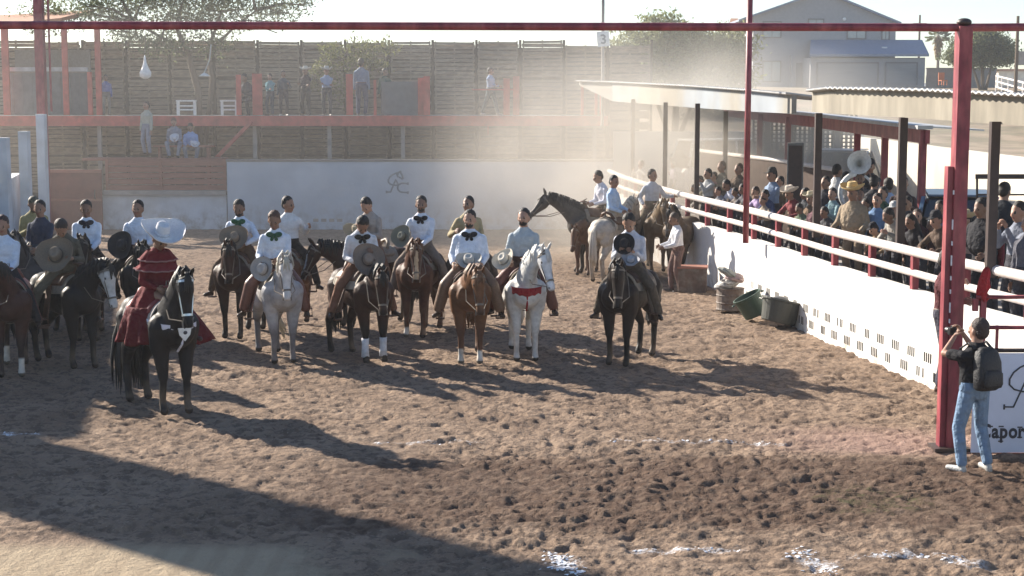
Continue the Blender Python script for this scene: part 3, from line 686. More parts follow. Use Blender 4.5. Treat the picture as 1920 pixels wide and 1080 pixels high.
def window(x0, y0, x1, y1, par, Y_=HY, pane='glass'):
    a = AY(x0, y0, Y_); b2 = AY(x1, y1, Y_); cx = (a.x+b2.x)/2; cz = (a.z+b2.z)/2; w_ = b2.x-a.x; h_ = a.z-b2.z
    f = MB().box((cx, Y_-.06, a.z+.06), (w_+.24, .10, .12)).box((cx, Y_-.06, b2.z-.06), (w_+.24, .10, .12)).box((a.x-.06, Y_-.06, cz), (.12, .10, h_)).box((b2.x+.06, Y_-.06, cz), (.12, .10, h_)).box((cx, Y_-.045, cz), (.06, .05, h_)).build('window', M_('stucco_trim'), par)
    MB().box((cx, Y_-.02, cz), (w_, .03, h_)).build('pane', M_(pane), f)
window(1432, 42, 1463, 69, hs); window(1517, 37, 1543, 50, hs); window(1590, 52, 1622, 71, hs); window(1655, 52, 1666, 73, hs); window(1432, 116, 1462, 152, hs)
mb = MB(); a = hx_(1482, 104); b_ = hx_(1507, 160)
MB().box(((a.x+b_.x)/2, HY-.35, (a.z+gz)/2), (b_.x-a.x, .7, a.z-gz)).build('porch', M_('stucco'), hs)
MB().box(((a.x+b_.x)/2+.1, HY-.72, (a.z-.7+gz)/2), ((b_.x-a.x)*.45, .06, a.z-gz-.9)).build('door', M_('stucco_trim'), hs)
# garage wing
WY = HY-5; g0_ = AY(1520, 108, WY); g1_ = AY(1735, 108, WY)
MB().box(((g0_.x+g1_.x)/2, (WY+HY)/2+.02, (g0_.z+gz)/2), (g1_.x-g0_.x, HY-WY-.04, g0_.z-gz)).build('garage_wing', M_('stucco'), hs)
r0 = AY(1518, 106, WY-.4); r1 = AY(1742, 106, WY-.4); t0 = AY(1520, 79, HY-.1); t1 = AY(1729, 79, HY-.1)
MB().poly([r0, r1, t1, t0], (0, 0, .25)).build('garage_roof', M_('roof_tile'), hs)
a = AY(1658, 94, HY-3); MB().box(a+Vector((0, 0, .15)), (.5, .5, .4)).build('roof_vent', M_('plastic_white'), hs)
for x0, x1 in ((1534, 1644), (1662, 1717)):
    a = AY(x0, 119, WY); b_ = AY(x1, 159, WY)
    d_ = MB().box(((a.x+b_.x)/2, WY-.03, (a.z+b_.z)/2), (b_.x-a.x, .05, a.z-b_.z)).build('garage_door', M_('garage'), hs)
    MB().box(((a.x+b_.x)/2, WY-.05, a.z+.08), (b_.x-a.x+.3, .1, .16)).box((a.x-.08, WY-.05, (a.z+b_.z)/2), (.16, .1, a.z-b_.z)).box((b_.x+.08, WY-.05, (a.z+b_.z)/2), (.16, .1, a.z-b_.z)).build('trim', M_('stucco_trim'), d_)
a = AY(1583, 36, HY); MB().ell(a-Vector((0, .05, 0)), (.2, .1, .2)).build('wall_lamp', M_('plastic_white'), hs)
h2 = empty('house', (0, 0, 0), 0, 'narrow sunlit cream wall of the house left of the grey gabled one', 'house')
a = AY(1384, 60, 186); b_ = AY(1402, 160, 186)
MB().box(((a.x+b_.x)/2-.3, 192, (a.z+gz)/2), (b_.x-a.x+.6, 12, a.z-gz)).build('wall', M_('cream_wall'), h2)
MB().poly([(a.x-1.4, 185, a.z), (b_.x+.6, 185, a.z), (b_.x-.6, 191, a.z+1.6), (a.x-.2, 191, a.z+1.6)], (0, 0, .2)).build('roof', M_('terracotta'), h2)
window(1387, 122, 1396, 134, h2, 185.9, 'dark_glass')
# garden wall
g = empty('garden_wall', (0, 0, 0), 0, 'grey block garden wall beside the house', 'wall')
a = AY(1737, 129, 165); b_ = AY(1868, 133, 165); MB().box(((a.x+b_.x)/2, 165, (a.z+3.6)/2), (b_.x-a.x, .25, a.z-3.6)).build('wall', M_('block'), g)
MB().box(((a.x+b_.x)/2, 165, a.z+.05), (b_.x-a.x+.1, .35, .1)).build('coping', M_('stucco_trim'), g)
a = AY(1768, 150, 162); e = empty('garden_chair', (a.x, 162, a.z-.5), R(20), 'orange plastic chair by the grey garden wall', 'chair')
mat('orange_plastic', (.55, .16, .06), rough=.5)
MB().box((0, 0, .45), (.7, .6, .08)).build('seat', M_('orange_plastic'), e); MB().box((0, .28, .85), (.7, .08, .8)).build('backrest', M_('orange_plastic'), e)
for sx in (-1, 1):
    for sy in (-1, 1): MB().box((sx*.3, sy*.25, .2), (.07, .07, .42)).build('leg', M_('orange_plastic'), e)
# far roadside fence at the right edge
e = empty('pipe_fence', (0, 0, 0), 0, 'pale pipe fence running along the far road at the right edge', 'fence')
a = AY(1868, 142, 150); b_ = AY(1990, 172, 105)
for dz in (0, -.5, -1.0): MB().bar(a+Vector((0, 0, dz)), b_+Vector((0, 0, dz)), .12).build('rail', M_('rail_white'), e)
for i in range(9): p = a.lerp(b_, i/8); MB().bar(p+Vector((0, 0, .1)), p-Vector((0, 0, 1.6)), .1).build('fence_post', M_('rail_white'), e)
e = empty('shed_row', (0, 0, 0), 0, 'low row of tan sheds on the horizon at the right edge', 'shed')
a = AY(1872, 137, 260); b_ = AY(1990, 137, 260)
MB().box(((a.x+b_.x)/2, 262, a.z-1.2), (b_.x-a.x, 4, 3)).build('wall', M_('cream_wall'), e); MB().box(((a.x+b_.x)/2, 262, a.z+.5), (b_.x-a.x+1, 5, .3)).build('roof', M_('terracotta'), e)
# utility poles
for px, t_, b_, Y_, lab in ((1725, 28, 160, 190, 'thin utility pole rising behind the garage roof'), (1909, 30, 170, 120, 'dark utility pole at the right edge with a small transformer box')):
    a = AY(px, t_, Y_); b2 = AY(px, b_, Y_); e = empty('utility_pole', (0, 0, 0), 0, lab, 'utility pole', 'utility poles')
    MB().tube([(a.x, Y_, b2.z-1), (a.x, Y_, a.z)], [.16, .11], 8).build('pole', M_('bark'), e)
    MB().box((a.x, Y_-.1, a.z-1.0), (1.6 if px < 1800 else .3, .1, .12)).build('crossarm', M_('bark'), e)
    if px > 1800: MB().tube([(a.x+.35, Y_, a.z-2.6), (a.x+.35, Y_, a.z-3.6)], .28, 10).build('transformer', M_('concrete'), e)
# power cable under the beam
cb_ = tag(MB().tube([AY(520, 62+20*(1-abs(i-5)/5), 50)+Vector((i*2.0-8+0, 0, 0))*0+Vector((0, 0, 0)) for i in range(1)]+[Vector((-8.5+i*2.3, 51, 6.35+.012*(i-5)**2)) for i in range(6)], .018, 5).build('power_cable', M_('rubber')), 'thin black cable sagging across the top of the pallet fence', 'cable')

# ------------------------------------------------------------------ off to the left: stand roof and unseen shadow tower (they cast the big shadows)
sr = empty('left_canopy', (0, 0, 0), 0, 'flat roofed stand on the left whose shade falls over the arena edge', 'canopy')
MB().poly([(-17.6, 47, 4.9), (-13.5, 30, 4.9), (-12.9, 26, 4.9), (-18.5, 25, 5.1), (-21, 47, 5.1)], (0, 0, .15)).build('roof', M_('tin'), sr)
MB().poly([(-17.7, 46, 0), (-14.2, 30, 0), (-13.6, 26, 0), (-13.75, 26, 0), (-14.4, 30, 0), (-17.9, 46, 0)], (0, 0, 4.85)).build('screen_wall', M_('lowwall'), sr)
tw_ = empty('shadow_tower', (0, 0, 0), 0, 'tall plain unseen tower outside the left edge shaped to throw the long foreground shadow', 'tower')
MB().poly([(-13.2, 25.8, -.1), (-12.9, 22.5, -.1), (-13.9, 23.36, -.1), (-14.2, 26.66, -.1)], (0, 0, 11.0)).build('wall', M_('stucco'), tw_)  # unseen tower, footprint skewed along the sun to shape the foreground shadow
MB().poly([(-13.1, 25.9, 11), (-12.8, 22.4, 11), (-14.0, 23.4, 11), (-14.3, 26.8, 11)], (0, 0, .2)).build('roof', M_('tin'), tw_)
# ================================================================== PEOPLE
def ik(a, b_, l1, l2, pole):
    a = Vector(a); b_ = Vector(b_); d = b_-a; L = min(d.length, (l1+l2)*.999); dn = d.normalized()
    end = a+dn*L; x = (l1*l1-l2*l2+L*L)/(2*L); h = math.sqrt(max(l1*l1-x*x, 0)); p = Vector(pole); p = (p-dn*p.dot(dn))
    p = p.normalized() if p.length > 1e-6 else Vector((0, -1, 0))
    return a+dn*x+p*h, end
TOR = [(-.10, .125, .095, .0), (0, .170, .120, .01), (.10, .160, .115, .0), (.2, .158, .110, 0), (.32, .178, .122, -.005), (.385, .188, .112, 0), (.435, .165, .095, .01), (.475, .120, .082, .012), (.515, .074, .068, .006), (.545, .063, .062, 0), (.60, .060, .060, -.005)]
def torso(mb, T, z0, z1, g=0.0, belly=0.0, wide=1.0):
    rr = []; S = [s for s in TOR if z0-1e-6 <= s[0] <= z1+1e-6]
    for (z, hw, hd, yo) in S:
        bl = belly*math.exp(-((z-.15)/.14)**2)
        rr.append([T @ Vector(((hw*wide+g+bl*.5)*math.cos(2*PI*j/16), yo-bl*.6+(hd+g+bl*.6)*math.sin(2*PI*j/16), z)) for j in range(16)])
    mb.rings(rr)
PC = {}
def pose_meshes(key, hipz=.92, lean=0, side=0, twist=0, nod=0, turn=0, lh=(.25, -.05, -.25), rh=(-.25, -.05, -.25), lf=(.11, 0, -.86), rf_=(-.11, 0, -.86),
                pole_arm=(0, .5, -.6), pole_leg=(0, -1, 0), belly=0, sleeve='long', legs='trousers', fist=.75, voxel=.014, splay=0.3, footdir=None, wide=1.0, apl=None, apr=None):
    if key in PC: return PC[key]
    T = Matrix.Rotation(R(side), 4, 'Y') @ Matrix.Rotation(R(lean), 4, 'X') @ Matrix.Rotation(R(twist), 4, 'Z')
    hip = Vector((0, 0, hipz))
    def TT(v): return hip+(T @ Vector(v))
    TM = Matrix.Translation(hip) @ T
    HM = TM @ Matrix.Translation((0, -.005, .545)) @ Matrix.Rotation(R(nod), 4, 'X') @ Matrix.Rotation(R(turn), 4, 'Z') @ Matrix.Diagonal((1.16, 1.12, 1.17, 1)) @ Matrix.Translation((0, 0, -.595))
    body = MB(); torso(body, TM, -.2, .7, 0, belly, wide)
    # head
    hM3 = HM.to_3x3()
    def H(c, r, n=16, m=12): body.ell(HM @ Vector(c), r, hM3, n, m)
    H((0, .005, .722), (.076, .096, .098)); H((0, -.028, .662), (.056, .062, .062)); H((0, -.055, .628), (.034, .034, .026)); H((0, -.104, .686), (.015, .024, .026)); H((0, -.088, .718), (.044, .020, .012)); H((0.035, -.080, .680), (.020, .018, .018)); H((-0.035, -.080, .680), (.020, .018, .018))
    H((.078, .008, .69), (.011, .018, .030)); H((-.078, .008, .69), (.011, .018, .030)); H((0, -.088, .650), (.022, .010, .010))
    # arms
    J = {}
    for sgn, tgt, nm, ap in ((1, lh, 'l', apl), (-1, rh, 'r', apr)):
        sh_ = TT((sgn*.176*wide, 0, .388)); po = Vector(ap or pole_arm); po.x += sgn*.30 if not ap else 0
        el, wr = ik(sh_, hip+Vector(tgt), .275, .25, po); J[nm] = (sh_, el, wr)
        body.cap(sh_, el, .050, .040); body.cap(el, wr, .040, .026)
    for sgn, tgt, nm in ((1, lf, 'L'), (-1, rf_, 'R')):
        hj = TM @ Vector((sgn*.09, 0, -.02)) if False else hip+Vector((sgn*.09, 0, -.02)); po = Vector(pole_leg); po.x += sgn*splay
        kn, an = ik(hj, hip+Vector(tgt), .44, .42, po); J[nm] = (hj, kn, an)
        body.cap(hj, kn, .085, .054); body.cap(kn, kn.lerp(an, .35), .052, .054); body.cap(kn.lerp(an, .35), an, .054, .036)
    # hands: palm, five separate fingers
    hands = MB()
    for nm, sgn in (('l', 1), ('r', -1)):
        sh_, el, wr = J[nm]; d = (wr-el).normalized()
        nrm = Vector((-sgn, 0, -.2)); nrm = (nrm-d*nrm.dot(d)).normalized()       # palm faces the body's middle
        wd = d.cross(nrm).normalized()
        if wd.z < 0: wd = -wd                                                 # thumb side up
        pc_ = wr+d*.055
        Mx = Matrix((d, wd, nrm)).transposed(); body.ell(pc_, (.052, .040, .017), Mx, 12, 8)
        for i, (off, ln) in enumerate(((.029, .070), (.010, .078), (-.010, .072), (-.028, .058))):
            p = pc_+d*.042+wd*off; a = 0; pr = p-d*.02; pts = [pr, p]
            for seg, (fr_, cu) in enumerate(((.42, .5), (.33, .8), (.25, .6))):
                a += fist*cu; q = d*math.cos(a)+nrm*math.sin(a); p = p+q*ln*fr_; pts.append(p)
            hands.tube(pts, [.0088, .0092, .0085, .0078, .006], 7)
        p = pc_-d*.02+wd*.034; pts = [p-wd*.015, p, p+d*.022+wd*.016+nrm*.010, p+d*.046+wd*.016+nrm*.026, p+d*.062+wd*.010+nrm*.034]
        hands.tube(pts, [.011, .0115, .0105, .0095, .007], 7)
    bm_ = remesh(body, voxel, 2, 'person', [M_('skin'), M_('eye'), M_('lip')])
    merge(bm_, hands, 0)
    # eyes, brows, mouth as differently coloured skin areas
    E = [HM @ Vector((s*.030, -.088, .705)) for s in (-1, 1)]; ML = HM @ Vector((0, -.094, .652)); BR = [HM @ Vector((s*.033, -.095, .727)) for s in (-1, 1)]
    idx = bm_.polygons
    for p in idx:
        c_ = p.center
        if (c_-E[0]).length < .0125 or (c_-E[1]).length < .0125 or (c_-BR[0]).length < .012 or (c_-BR[1]).length < .012: p.material_index = 1
        elif abs((HM.inverted() @ c_).z-.652) < .009 and (c_-ML).length < .026: p.material_index = 2
    out = {'person': bm_, 'J': J, 'HM': HM, 'TM': TM, 'hip': hip}
    # shirt
    s = MB(); torso(s, TM, -.02, .515, .012, belly, wide)
    for nm in 'lr':
        sh_, el, wr = J[nm]; s.cap(sh_, el, .064, .054)
        if sleeve == 'long': s.cap(el, el.lerp(wr, .93), .056, .040)
        elif sleeve == 'short': pass
    if sleeve == 'short':
        s = MB(); torso(s, TM, -.02, .52, .014, belly, wide)
        for nm in 'lr': sh_, el, wr = J[nm]; s.cap(sh_, sh_.lerp(el, .62), .068, .066)
    s.rings([[TM @ Vector(((.066+k*.012)*math.cos(2*PI*j/14), .004+(.064+k*.012)*math.sin(2*PI*j/14), z_)) for j in range(14)] for k, z_ in ((1.3, .49), (.5, .545))])
    out['shirt'] = remesh(s, voxel, 2, 'shirt', [M_('fabric')])
    # trousers
    q = MB(); torso(q, TM, -.11, .10, .018, belly*.5, wide); 
    for nm in 'LR':
        hj, kn, an = J[nm]; q.cap(hj, kn, .102, .074); q.cap(kn, kn.lerp(an, .93 if legs == 'trousers' else .5), .074, .062 if legs == 'trousers' else .07)
    out['trousers'] = remesh(q, voxel, 2, 'trousers', [M_('fabric')])
    out['boots'] = []
    for nm in 'LR':
        bt_ = MB(); hj, kn, an = J[nm]; fd = Vector(footdir or (0, -1, -.05)); fd.x += (.25 if nm == 'L' else -.25); fd.normalize()
        bt_.cap(kn.lerp(an, .62), an, .052, .044); hl = an+Vector((0, .02, -.045)); bt_.cap(hl, hl+fd*.20, .042, .034); bt_.box(hl+Vector((0, .005, -.03)), (.06, .06, .03))
        out['boots'].append(remesh(bt_, voxel*.9, 2, 'boot', [M_('leather_obj')]))
    # hair caps
    def hairm(kind):
        h = MB()
        h.ell(HM @ Vector((0, .022, .748)), (.0805, .092, .088), hM3, 16, 12)
        h.ell(HM @ Vector((0, .050, .705)), (.074, .066, .078), hM3, 14, 10)
        if kind == 'long': h.cap(HM @ Vector((0, .07, .68)), HM @ Vector((0, .12, .40)), .075, .05); h.cap(HM @ Vector((0, .06, .70)), HM @ Vector((.02, .10, .50)), .085, .07)
        me = remesh(h, voxel*.9, 1, 'hair', [M_('hair')])
        # cut away what would cover the face
        bm = bmesh.new(); bm.from_mesh(me); Hi = HM.inverted()
        for v in bm.verts:
            p = Hi @ v.co
            if p.y < -.03 and p.z < .772+.008*math.sin(p.x*90): v.co = HM @ Vector((p.x*.93, -.02, p.z))
            elif kind != 'none': v.co += v.normal*random.uniform(-.003, .006)
        bm.to_mesh(me); bm.free(); return me
    out['hair'] = hairm('short'); out['hair_long'] = None; out['_hairm'] = hairm
    PC[key] = out; return out
def hat_mesh(brim, crown_h, crown_r, curl=.05, dent=.02, edge=.008, n=36, tall=False):
    def fn(p, a, r, z):
        k = max(0, (r-crown_r*1.15))/(brim-crown_r)
        zz = z+curl*k*k*(.45+.55*abs(math.cos(a))**2)*1.6-(.02*k if abs(math.sin(a)) > .7 else 0)
        if z > crown_h*.9: zz -= dent*(1-r/crown_r)*1.5
        return Vector((p.x*(1.0 if k else .92), p.y*(1.02 if k else 1.05), zz))
    c_ = crown_r
    prof = [(.001, crown_h*.93), (c_*.45, crown_h), (c_*.72, crown_h*.97), (c_*.86, crown_h*.8), (c_*.95, crown_h*.4), (c_*1.0, .03), (c_*1.12, .006), (brim*.6, .0), (brim*.85, .004), (brim*.97, .012), (brim, .02), (brim*.985, .004), (brim*.6, -.012), (c_*1.1, -.010), (c_*.9, .0), (c_*.8, crown_h*.6), (.001, crown_h*.8)]
    return MB().lathe(prof, (0, 0, 0), n, fn).mesh('hat', [M_('felt')], smooth=True)
HATS = {'sombrero': hat_mesh(.275, .16, .102, .09), 'cowboy': hat_mesh(.185, .12, .088, .055), 'cap': None}
def band_mesh(r, z0, z1): return MB().lathe([(r, z0), (r*1.02, (z0+z1)/2), (r*.97, z1), (r*.9, z1), (r*.9, z0)], (0, 0, 0), 24, lambda p, a, rr, z: Vector((p.x*.94, p.y*1.07, z))).mesh('hat_band', [M_('leather_obj')], smooth=True)
BANDM = {'sombrero': band_mesh(.108, .02, .055), 'cowboy': band_mesh(.094, .015, .04)}
def cap_mesh():
    mb = MB().lathe([(.001, .10), (.05, .092), (.078, .06), (.088, .0), (.084, -.005), (.001, .0)], (0, 0, 0), 20, lambda p, a, r, z: Vector((p.x*.93, p.y*1.1, z)))
    mb.poly([(-.065, -.07, -.002), (-.05, -.165, -.012), (0, -.18, -.014), (.05, -.165, -.012), (.065, -.07, -.002)], (0, 0, .008)); return mb.mesh('cap', [M_('fabric')])
HATS['cap'] = cap_mesh()
HAIRC = (.012, .009, .008)
SKINS = [(.30, .165, .105), (.24, .13, .085), (.36, .205, .14), (.20, .11, .07)]
def person(label, loc, rz, pose, shirt, trousers, boots=(.05, .03, .02), skin=None, hair=HAIRC, hat=None, hatc=(.4, .32, .22), tie=None, chaps=None, group=None, scale=1.0,
           longhair=False, beard=False):
    P_ = pose if isinstance(pose, dict) else pose_meshes(*pose)
    sk = skin or random.choice(SKINS)
    o = link('person', P_['person'], None, sk, loc, (0, 0, rz), (scale,)*3); tag(o, label, 'person', group)
    if shirt: link('shirt', P_['shirt'], o, shirt)
    if trousers: link('trousers', P_['trousers'], o, trousers)
    for bm__ in P_['boots']: link('boot', bm__, o, boots)
    HM = P_['HM']
    if beard:
        if 'beard' not in P_:
            q = MB(); M3 = HM.to_3x3()
            q.ell(HM @ Vector((0, -.034, .640)), (.056, .062, .042), M3, 14, 10); q.cap(HM @ Vector((.028, -.092, .662)), HM @ Vector((-.028, -.092, .662)), .010, .010, 8); P_['beard'] = remesh(q, .010, 1, 'beard', [M_('hair')])
        link('beard', P_['beard'], o, hair)
    if longhair:
        if not P_['hair_long']: P_['hair_long'] = P_['_hairm']('long')
        link('hair', P_['hair_long'], o, hair)
    else: link('hair', P_['hair'], o, hair)
    if hat:
        q = (HM @ Matrix.Translation((0, .012, .765)) @ Matrix.Rotation(R(-6), 4, 'X'))
        h = link('hat', HATS[hat], o, hatc); h.matrix_local = q
        if hat in BANDM: link('hat_band', BANDM[hat], h, tuple(c_*.35 for c_ in hatc))
    if tie:
        mb = MB(); TM = P_['TM']; M3 = TM.to_3x3()
        for s in (-1, 1):
            mb.ell(TM @ Vector((s*.062, -.112, .455)), (.062, .022, .042), M3 @ Matrix.Rotation(R(s*-12), 3, 'Y'), 12, 8)
            mb.cap(TM @ Vector((s*.01, -.122, .44)), TM @ Vector((s*.035, -.130, .385)), .018, .026)
        mb.ell(TM @ Vector((0, -.128, .455)), (.022, .018, .024), M3)
        mb.build('bow_tie', M_('fabric'), o, smooth=True, color=tie)
    if tie:
        if 'placket' not in P_:
            TM = P_['TM']; q = MB()
            for xx in (-.05, .05): q.tube([TM @ Vector((xx, -.128-.012*math.sin((z_-.05)*6)*0, z_)) for z_ in (.10, .2, .3, .38)], .006, 5)
            P_['placket'] = q.mesh('embroidery', [M_('fabric')], True)
    if chaps:
        for nm in 'LR':
            hj, kn, an = P_['J'][nm]; mb = MB(); mb.cap(hj.lerp(kn, .35), kn, .105, .095); mb.cap(kn, kn.lerp(an, .86), .095, .088); 
            if ('chap', nm) not in P_: P_[('chap', nm)] = remesh(mb, .02, 2, 'chap', [M_('leather_obj')])
            link('chap', P_[('chap', nm)], o, chaps)
    TM = P_['TM']
    if 'belt' not in P_:
        P_['belt'] = MB().rings([[TM @ Vector((.172*k*math.cos(2*PI*j/20), .006+.126*k*math.sin(2*PI*j/20), z_)) for j in range(20)] for k, z_ in ((.96, .055), (1.03, .058), (1.03, .092), (.96, .095))]).mesh('belt', [M_('leather')], True)
    link('belt', P_['belt'], o)
    return o, P_
def held_hat(label, kind, person_o, at_, rot, color, group=None, scale=1.0):
    """a hat held by a rider: a thing of its own, placed in world space"""
    scale *= .86; M = person_o.matrix_basis @ Matrix.Translation(at_) @ Matrix.Rotation(R(rot[2]), 4, 'Z') @ Matrix.Rotation(R(rot[1]), 4, 'Y') @ Matrix.Rotation(R(rot[0]), 4, 'X') @ Matrix.Scale(scale, 4)
    h = link('sombrero' if kind == 'sombrero' else 'cowboy_hat', HATS[kind], None, color); h.matrix_basis = M
    tag(h, label, 'hat', group); link('hat_band', BANDM[kind], h, tuple(c_*.4 for c_ in color))
    return h

# ================================================================== HORSES   local axes: forward = -Y, left = +X
BODY = [(.78, 1.12, .08, .10), (.73, 1.13, .185, .19), (.62, 1.14, .245, .27), (.46, 1.15, .265, .31), (.25, 1.14, .265, .315), (0, 1.12, .285, .32), (-.25, 1.14, .29, .305), (-.45, 1.18, .275, .275), (-.65, 1.20, .25, .25), (-.80, 1.17, .19, .20), (-.90, 1.14, .08, .10)]
def horse(label, hoof, yaw, poll=(1.10, 1.98), headpitch=-62, nyaw=0, nroll=0, coat=(.07, .03, .018), points=(.012, .009, .008), mane=(.012, .010, .009), face=None, blaze=None,
          socks=(None, None, None, None), dapple=0, scale=1.0, saddle=True, stirrups=True, tailw=1.0, saddlec=(.10, .045, .022), blanket=(.25, .22, .18), collar=None, neck=1.0, tail=(.35, .25), leglift=(0, 0, 0, 0), group=None,
          reinto=(.33, 1.72), anchorf=.50, bandage=None, seed=0, fat=1.0, rein=True, stance=(0, 0, 0, 0), tailc=None, tailsw=0, silver=False):
    rnd = random.Random(seed)
    def L_(f, l, z): return Vector((l, -f, z))
    mb = MB(); rr = []
    for (f, z, hw, hh) in BODY:
        rr.append([L_(f, hw*fat*math.cos(2*PI*j/20)*(1 if math.sin(2*PI*j/20) < .2 else .93), z+hh*math.sin(2*PI*j/20)) for j in range(20)])
    mb.rings(rr)
    mb.ell(L_(.34, 0, 1.33), (.09, .26, .17)); mb.ell(L_(-.55, .10, 1.24), (.17, .24, .20)); mb.ell(L_(-.55, -.10, 1.24), (.17, .24, .20))
    mb.ell(L_(.62, .10, 1.12), (.13, .13, .20)); mb.ell(L_(.62, -.10, 1.12), (.13, .13, .20)); mb.ell(L_(.64, 0, 1.10), (.12, .12, .19))
    # legs
    def lcap(a, b_, r0, r1, n=10): mb.cap(a, b_, r0*1.10, r1*1.13, n)
    hoofp = MB(); feet = []
    for k, s in ((0, 1), (1, -1)):
        df = stance[k]; x = s*.150
        sh_ = L_(.50, s*.165, 1.16); el = L_(.46, s*.175, .90); kn = L_(.50+df*.5, x, .50); ft = L_(.485+df, x, .165); hf = L_(.53+df, x, .06)
        lcap(sh_, el, .165, .125); lcap(el, kn, .110, .060); mb.ell(kn, (.060, .060, .072)); lcap(kn, ft, .048, .040); mb.ell(ft, (.050, .052, .055)); lcap(ft, hf, .042, .052)
        feet.append((ft, hf))
    for k, s in ((2, 1), (3, -1)):
        df = stance[k]; x = s*.140
        hp = L_(-.55, s*.13, 1.15); st = L_(-.42+df*.3, s*.185, .90); hk = L_(-.80+df, x, .54); ft = L_(-.755+df, x, .17); hf = L_(-.70+df, x, .06)
        lcap(hp, st, .19, .13); lcap(hp, L_(-.66, s*.15, .95), .17, .12); lcap(st, L_(-.62+df*.6, s*.165, .76), .125, .085); lcap(L_(-.60+df*.6, s*.165, .78), hk, .098, .055); mb.ell(hk, (.050, .066, .07)); lcap(hk, ft, .050, .042); mb.ell(ft, (.050, .053, .055)); lcap(ft, hf, .043, .053)
        feet.append((ft, hf))
    # neck and head
    piv = Vector((0, -.50, 0))
    def NY(p, t):
        q = Matrix.Rotation(R(nyaw*t), 3, 'Z') @ (p-piv)+piv; return q
    B0 = (.50, 1.24); P1 = poll; cr = (B0[0]+(P1[0]-B0[0])*.35, B0[1]+(P1[1]-B0[1])*.65)
    def bez(t): return ((1-t)**2*B0[0]+2*t*(1-t)*cr[0]+t*t*P1[0], (1-t)**2*B0[1]+2*t*(1-t)*cr[1]+t*t*P1[1])
    NECKS = ((0, .19, .30), (.15, .17, .275), (.35, .140, .235), (.55, .120, .195), (.75, .102, .16), (.92, .090, .128), (1.0, .078, .108))
    def nframe(t):
        a = bez(max(t-.02, 0)); b2 = bez(min(t+.02, 1)); d = Vector((b2[0]-a[0], b2[1]-a[1])).normalized(); return bez(t), d
    def nring(t, hw, hh, n=16, g=1.0):
        (f, z), d = nframe(t); u = Vector((-d.y, d.x)); out = []; hw *= 1+(neck-1)*(1-t*.4); hh *= 1+(neck-1)*(1-t*.3)
        for j in range(n):
            a = 2*PI*j/n; e = hh*math.sin(a); out.append(NY(L_(f+u.x*e, hw*math.cos(a)*(.62 if math.sin(a) > .6 else 1)*g, z+u.y*e), t))
        return out
    mb.rings([nring(*s) for s in NECKS])
    hp_ = R(headpitch); hd = Vector((math.cos(hp_), math.sin(hp_))); hu = Vector((-hd.y, hd.x)); HL = .64
    HS = ((-.05, .060, .080), (.04, .092, .110), (.16, .106, .135), (.28, .102, .135), (.42, .082, .108), (.56, .068, .084), (.70, .059, .070), (.84, .063, .066), (.94, .060, .060), (1.0, .040, .042))
    def hpt(t, l, e):
        f = P1[0]+hd.x*HL*t+hu.x*e; z = P1[1]-.02+hd.y*HL*t+hu.y*e
        p = NY(L_(f, l, z), 1)
        if nroll:
            o_ = NY(L_(P1[0], 0, P1[1]), 1); ax = Matrix.Rotation(R(nyaw), 3, 'Z') @ Vector((0, -1, 0)); p = Matrix.Rotation(R(nroll), 3, ax) @ (p-o_)+o_
        return p
    def hring(t, g=1.0, n=16, add=0):
        for (t0, w0, h0), (t1, w1, h1) in zip(HS, HS[1:]):
            if t0 <= t <= t1: k = (t-t0)/(t1-t0); hw = w0+(w1-w0)*k; hh = h0+(h1-h0)*k; break
        off = -.018*math.sin(PI*min(max(t, 0), 1))
        return [hpt(t, (hw*g+add)*math.cos(2*PI*j/n), off+(hh*g+add)*math.sin(2*PI*j/n)) for j in range(n)]
    mb.rings([hring(t) for t, _, _ in HS])
    for s in (-1, 1):
        mb.ell(hpt(.27, s*.072, .035), (.030, .034, .030)); mb.ell(hpt(.17, s*.055, -.05), (.05, .07, .08)); mb.ell(hpt(.90, s*.034, .015), (.022, .024, .022))
        a = hpt(-.02, s*.045, .07); b2 = hpt(-.10, s*.062, .15); c2 = hpt(-.16, s*.058, .235)
        mb.cap(a, b2, .026, .030, 8); mb.cap(b2, c2, .029, .009, 8)
    me = remesh(mb, .019, 3, 'horse', [M_('coat')])
    # coat colours per vertex
    nv = len(me.vertices); co = np.empty(nv*3, np.float32); me.vertices.foreach_get('co', co); co = co.reshape(-1, 3)
    colr = np.tile(np.array(coat, np.float32)*(.62 if max(coat) < .3 else .9), (nv, 1)); z = co[:, 2]; f = -co[:, 1]; l = co[:, 0]
    nz_ = vnoise(co[:, 0]*7+co[:, 2]*3+50, co[:, 1]*7+co[:, 2]*5+50, seed+3)
    def lerp(mask, c_):
        nonlocal colr; mask = np.clip(mask, 0, 1)[:, None]; colr = colr*(1-mask)+np.array(c_, np.float32)*mask
    legm = (z < .78)
    lerp(np.where(legm, np.clip((.66-z+.08*nz_)/.16, 0, 1), 0), points)
    if dapple: lerp(np.clip((nz_-.45)/.2, 0, 1)*dapple*(z > .5), tuple(c_*.55 for c_ in coat))
    p0 = np.array(hpt(.05, 0, 0)); p1 = np.array(hpt(1, 0, 0)); ax = p1-p0; t_ = ((co-p0) @ ax)/(ax @ ax); dist = np.linalg.norm(co-(p0+np.clip(t_, 0, 1)[:, None]*ax), axis=1)
    onhead = (dist < .16) & (t_ > -.25) & (z > .6)
    lerp(onhead*np.clip((t_-.8)/.15, 0, 1)*.85, tuple(c_*.4 for c_ in points) if not face else (.12, .09, .08))
    if face: lerp(onhead*np.clip((t_-.0)/.1, 0, 1)*(np.clip((1.02-t_)/.05, 0, 1)), face)
    side = np.array(NY(L_(0, 1, 0), 1)-NY(L_(0, 0, 0), 1)); lat = (co-p0) @ side
    if blaze: lerp(onhead*(np.abs(lat) < .03+.01*nz_)*(t_ > .12)*(t_ < .93), blaze)
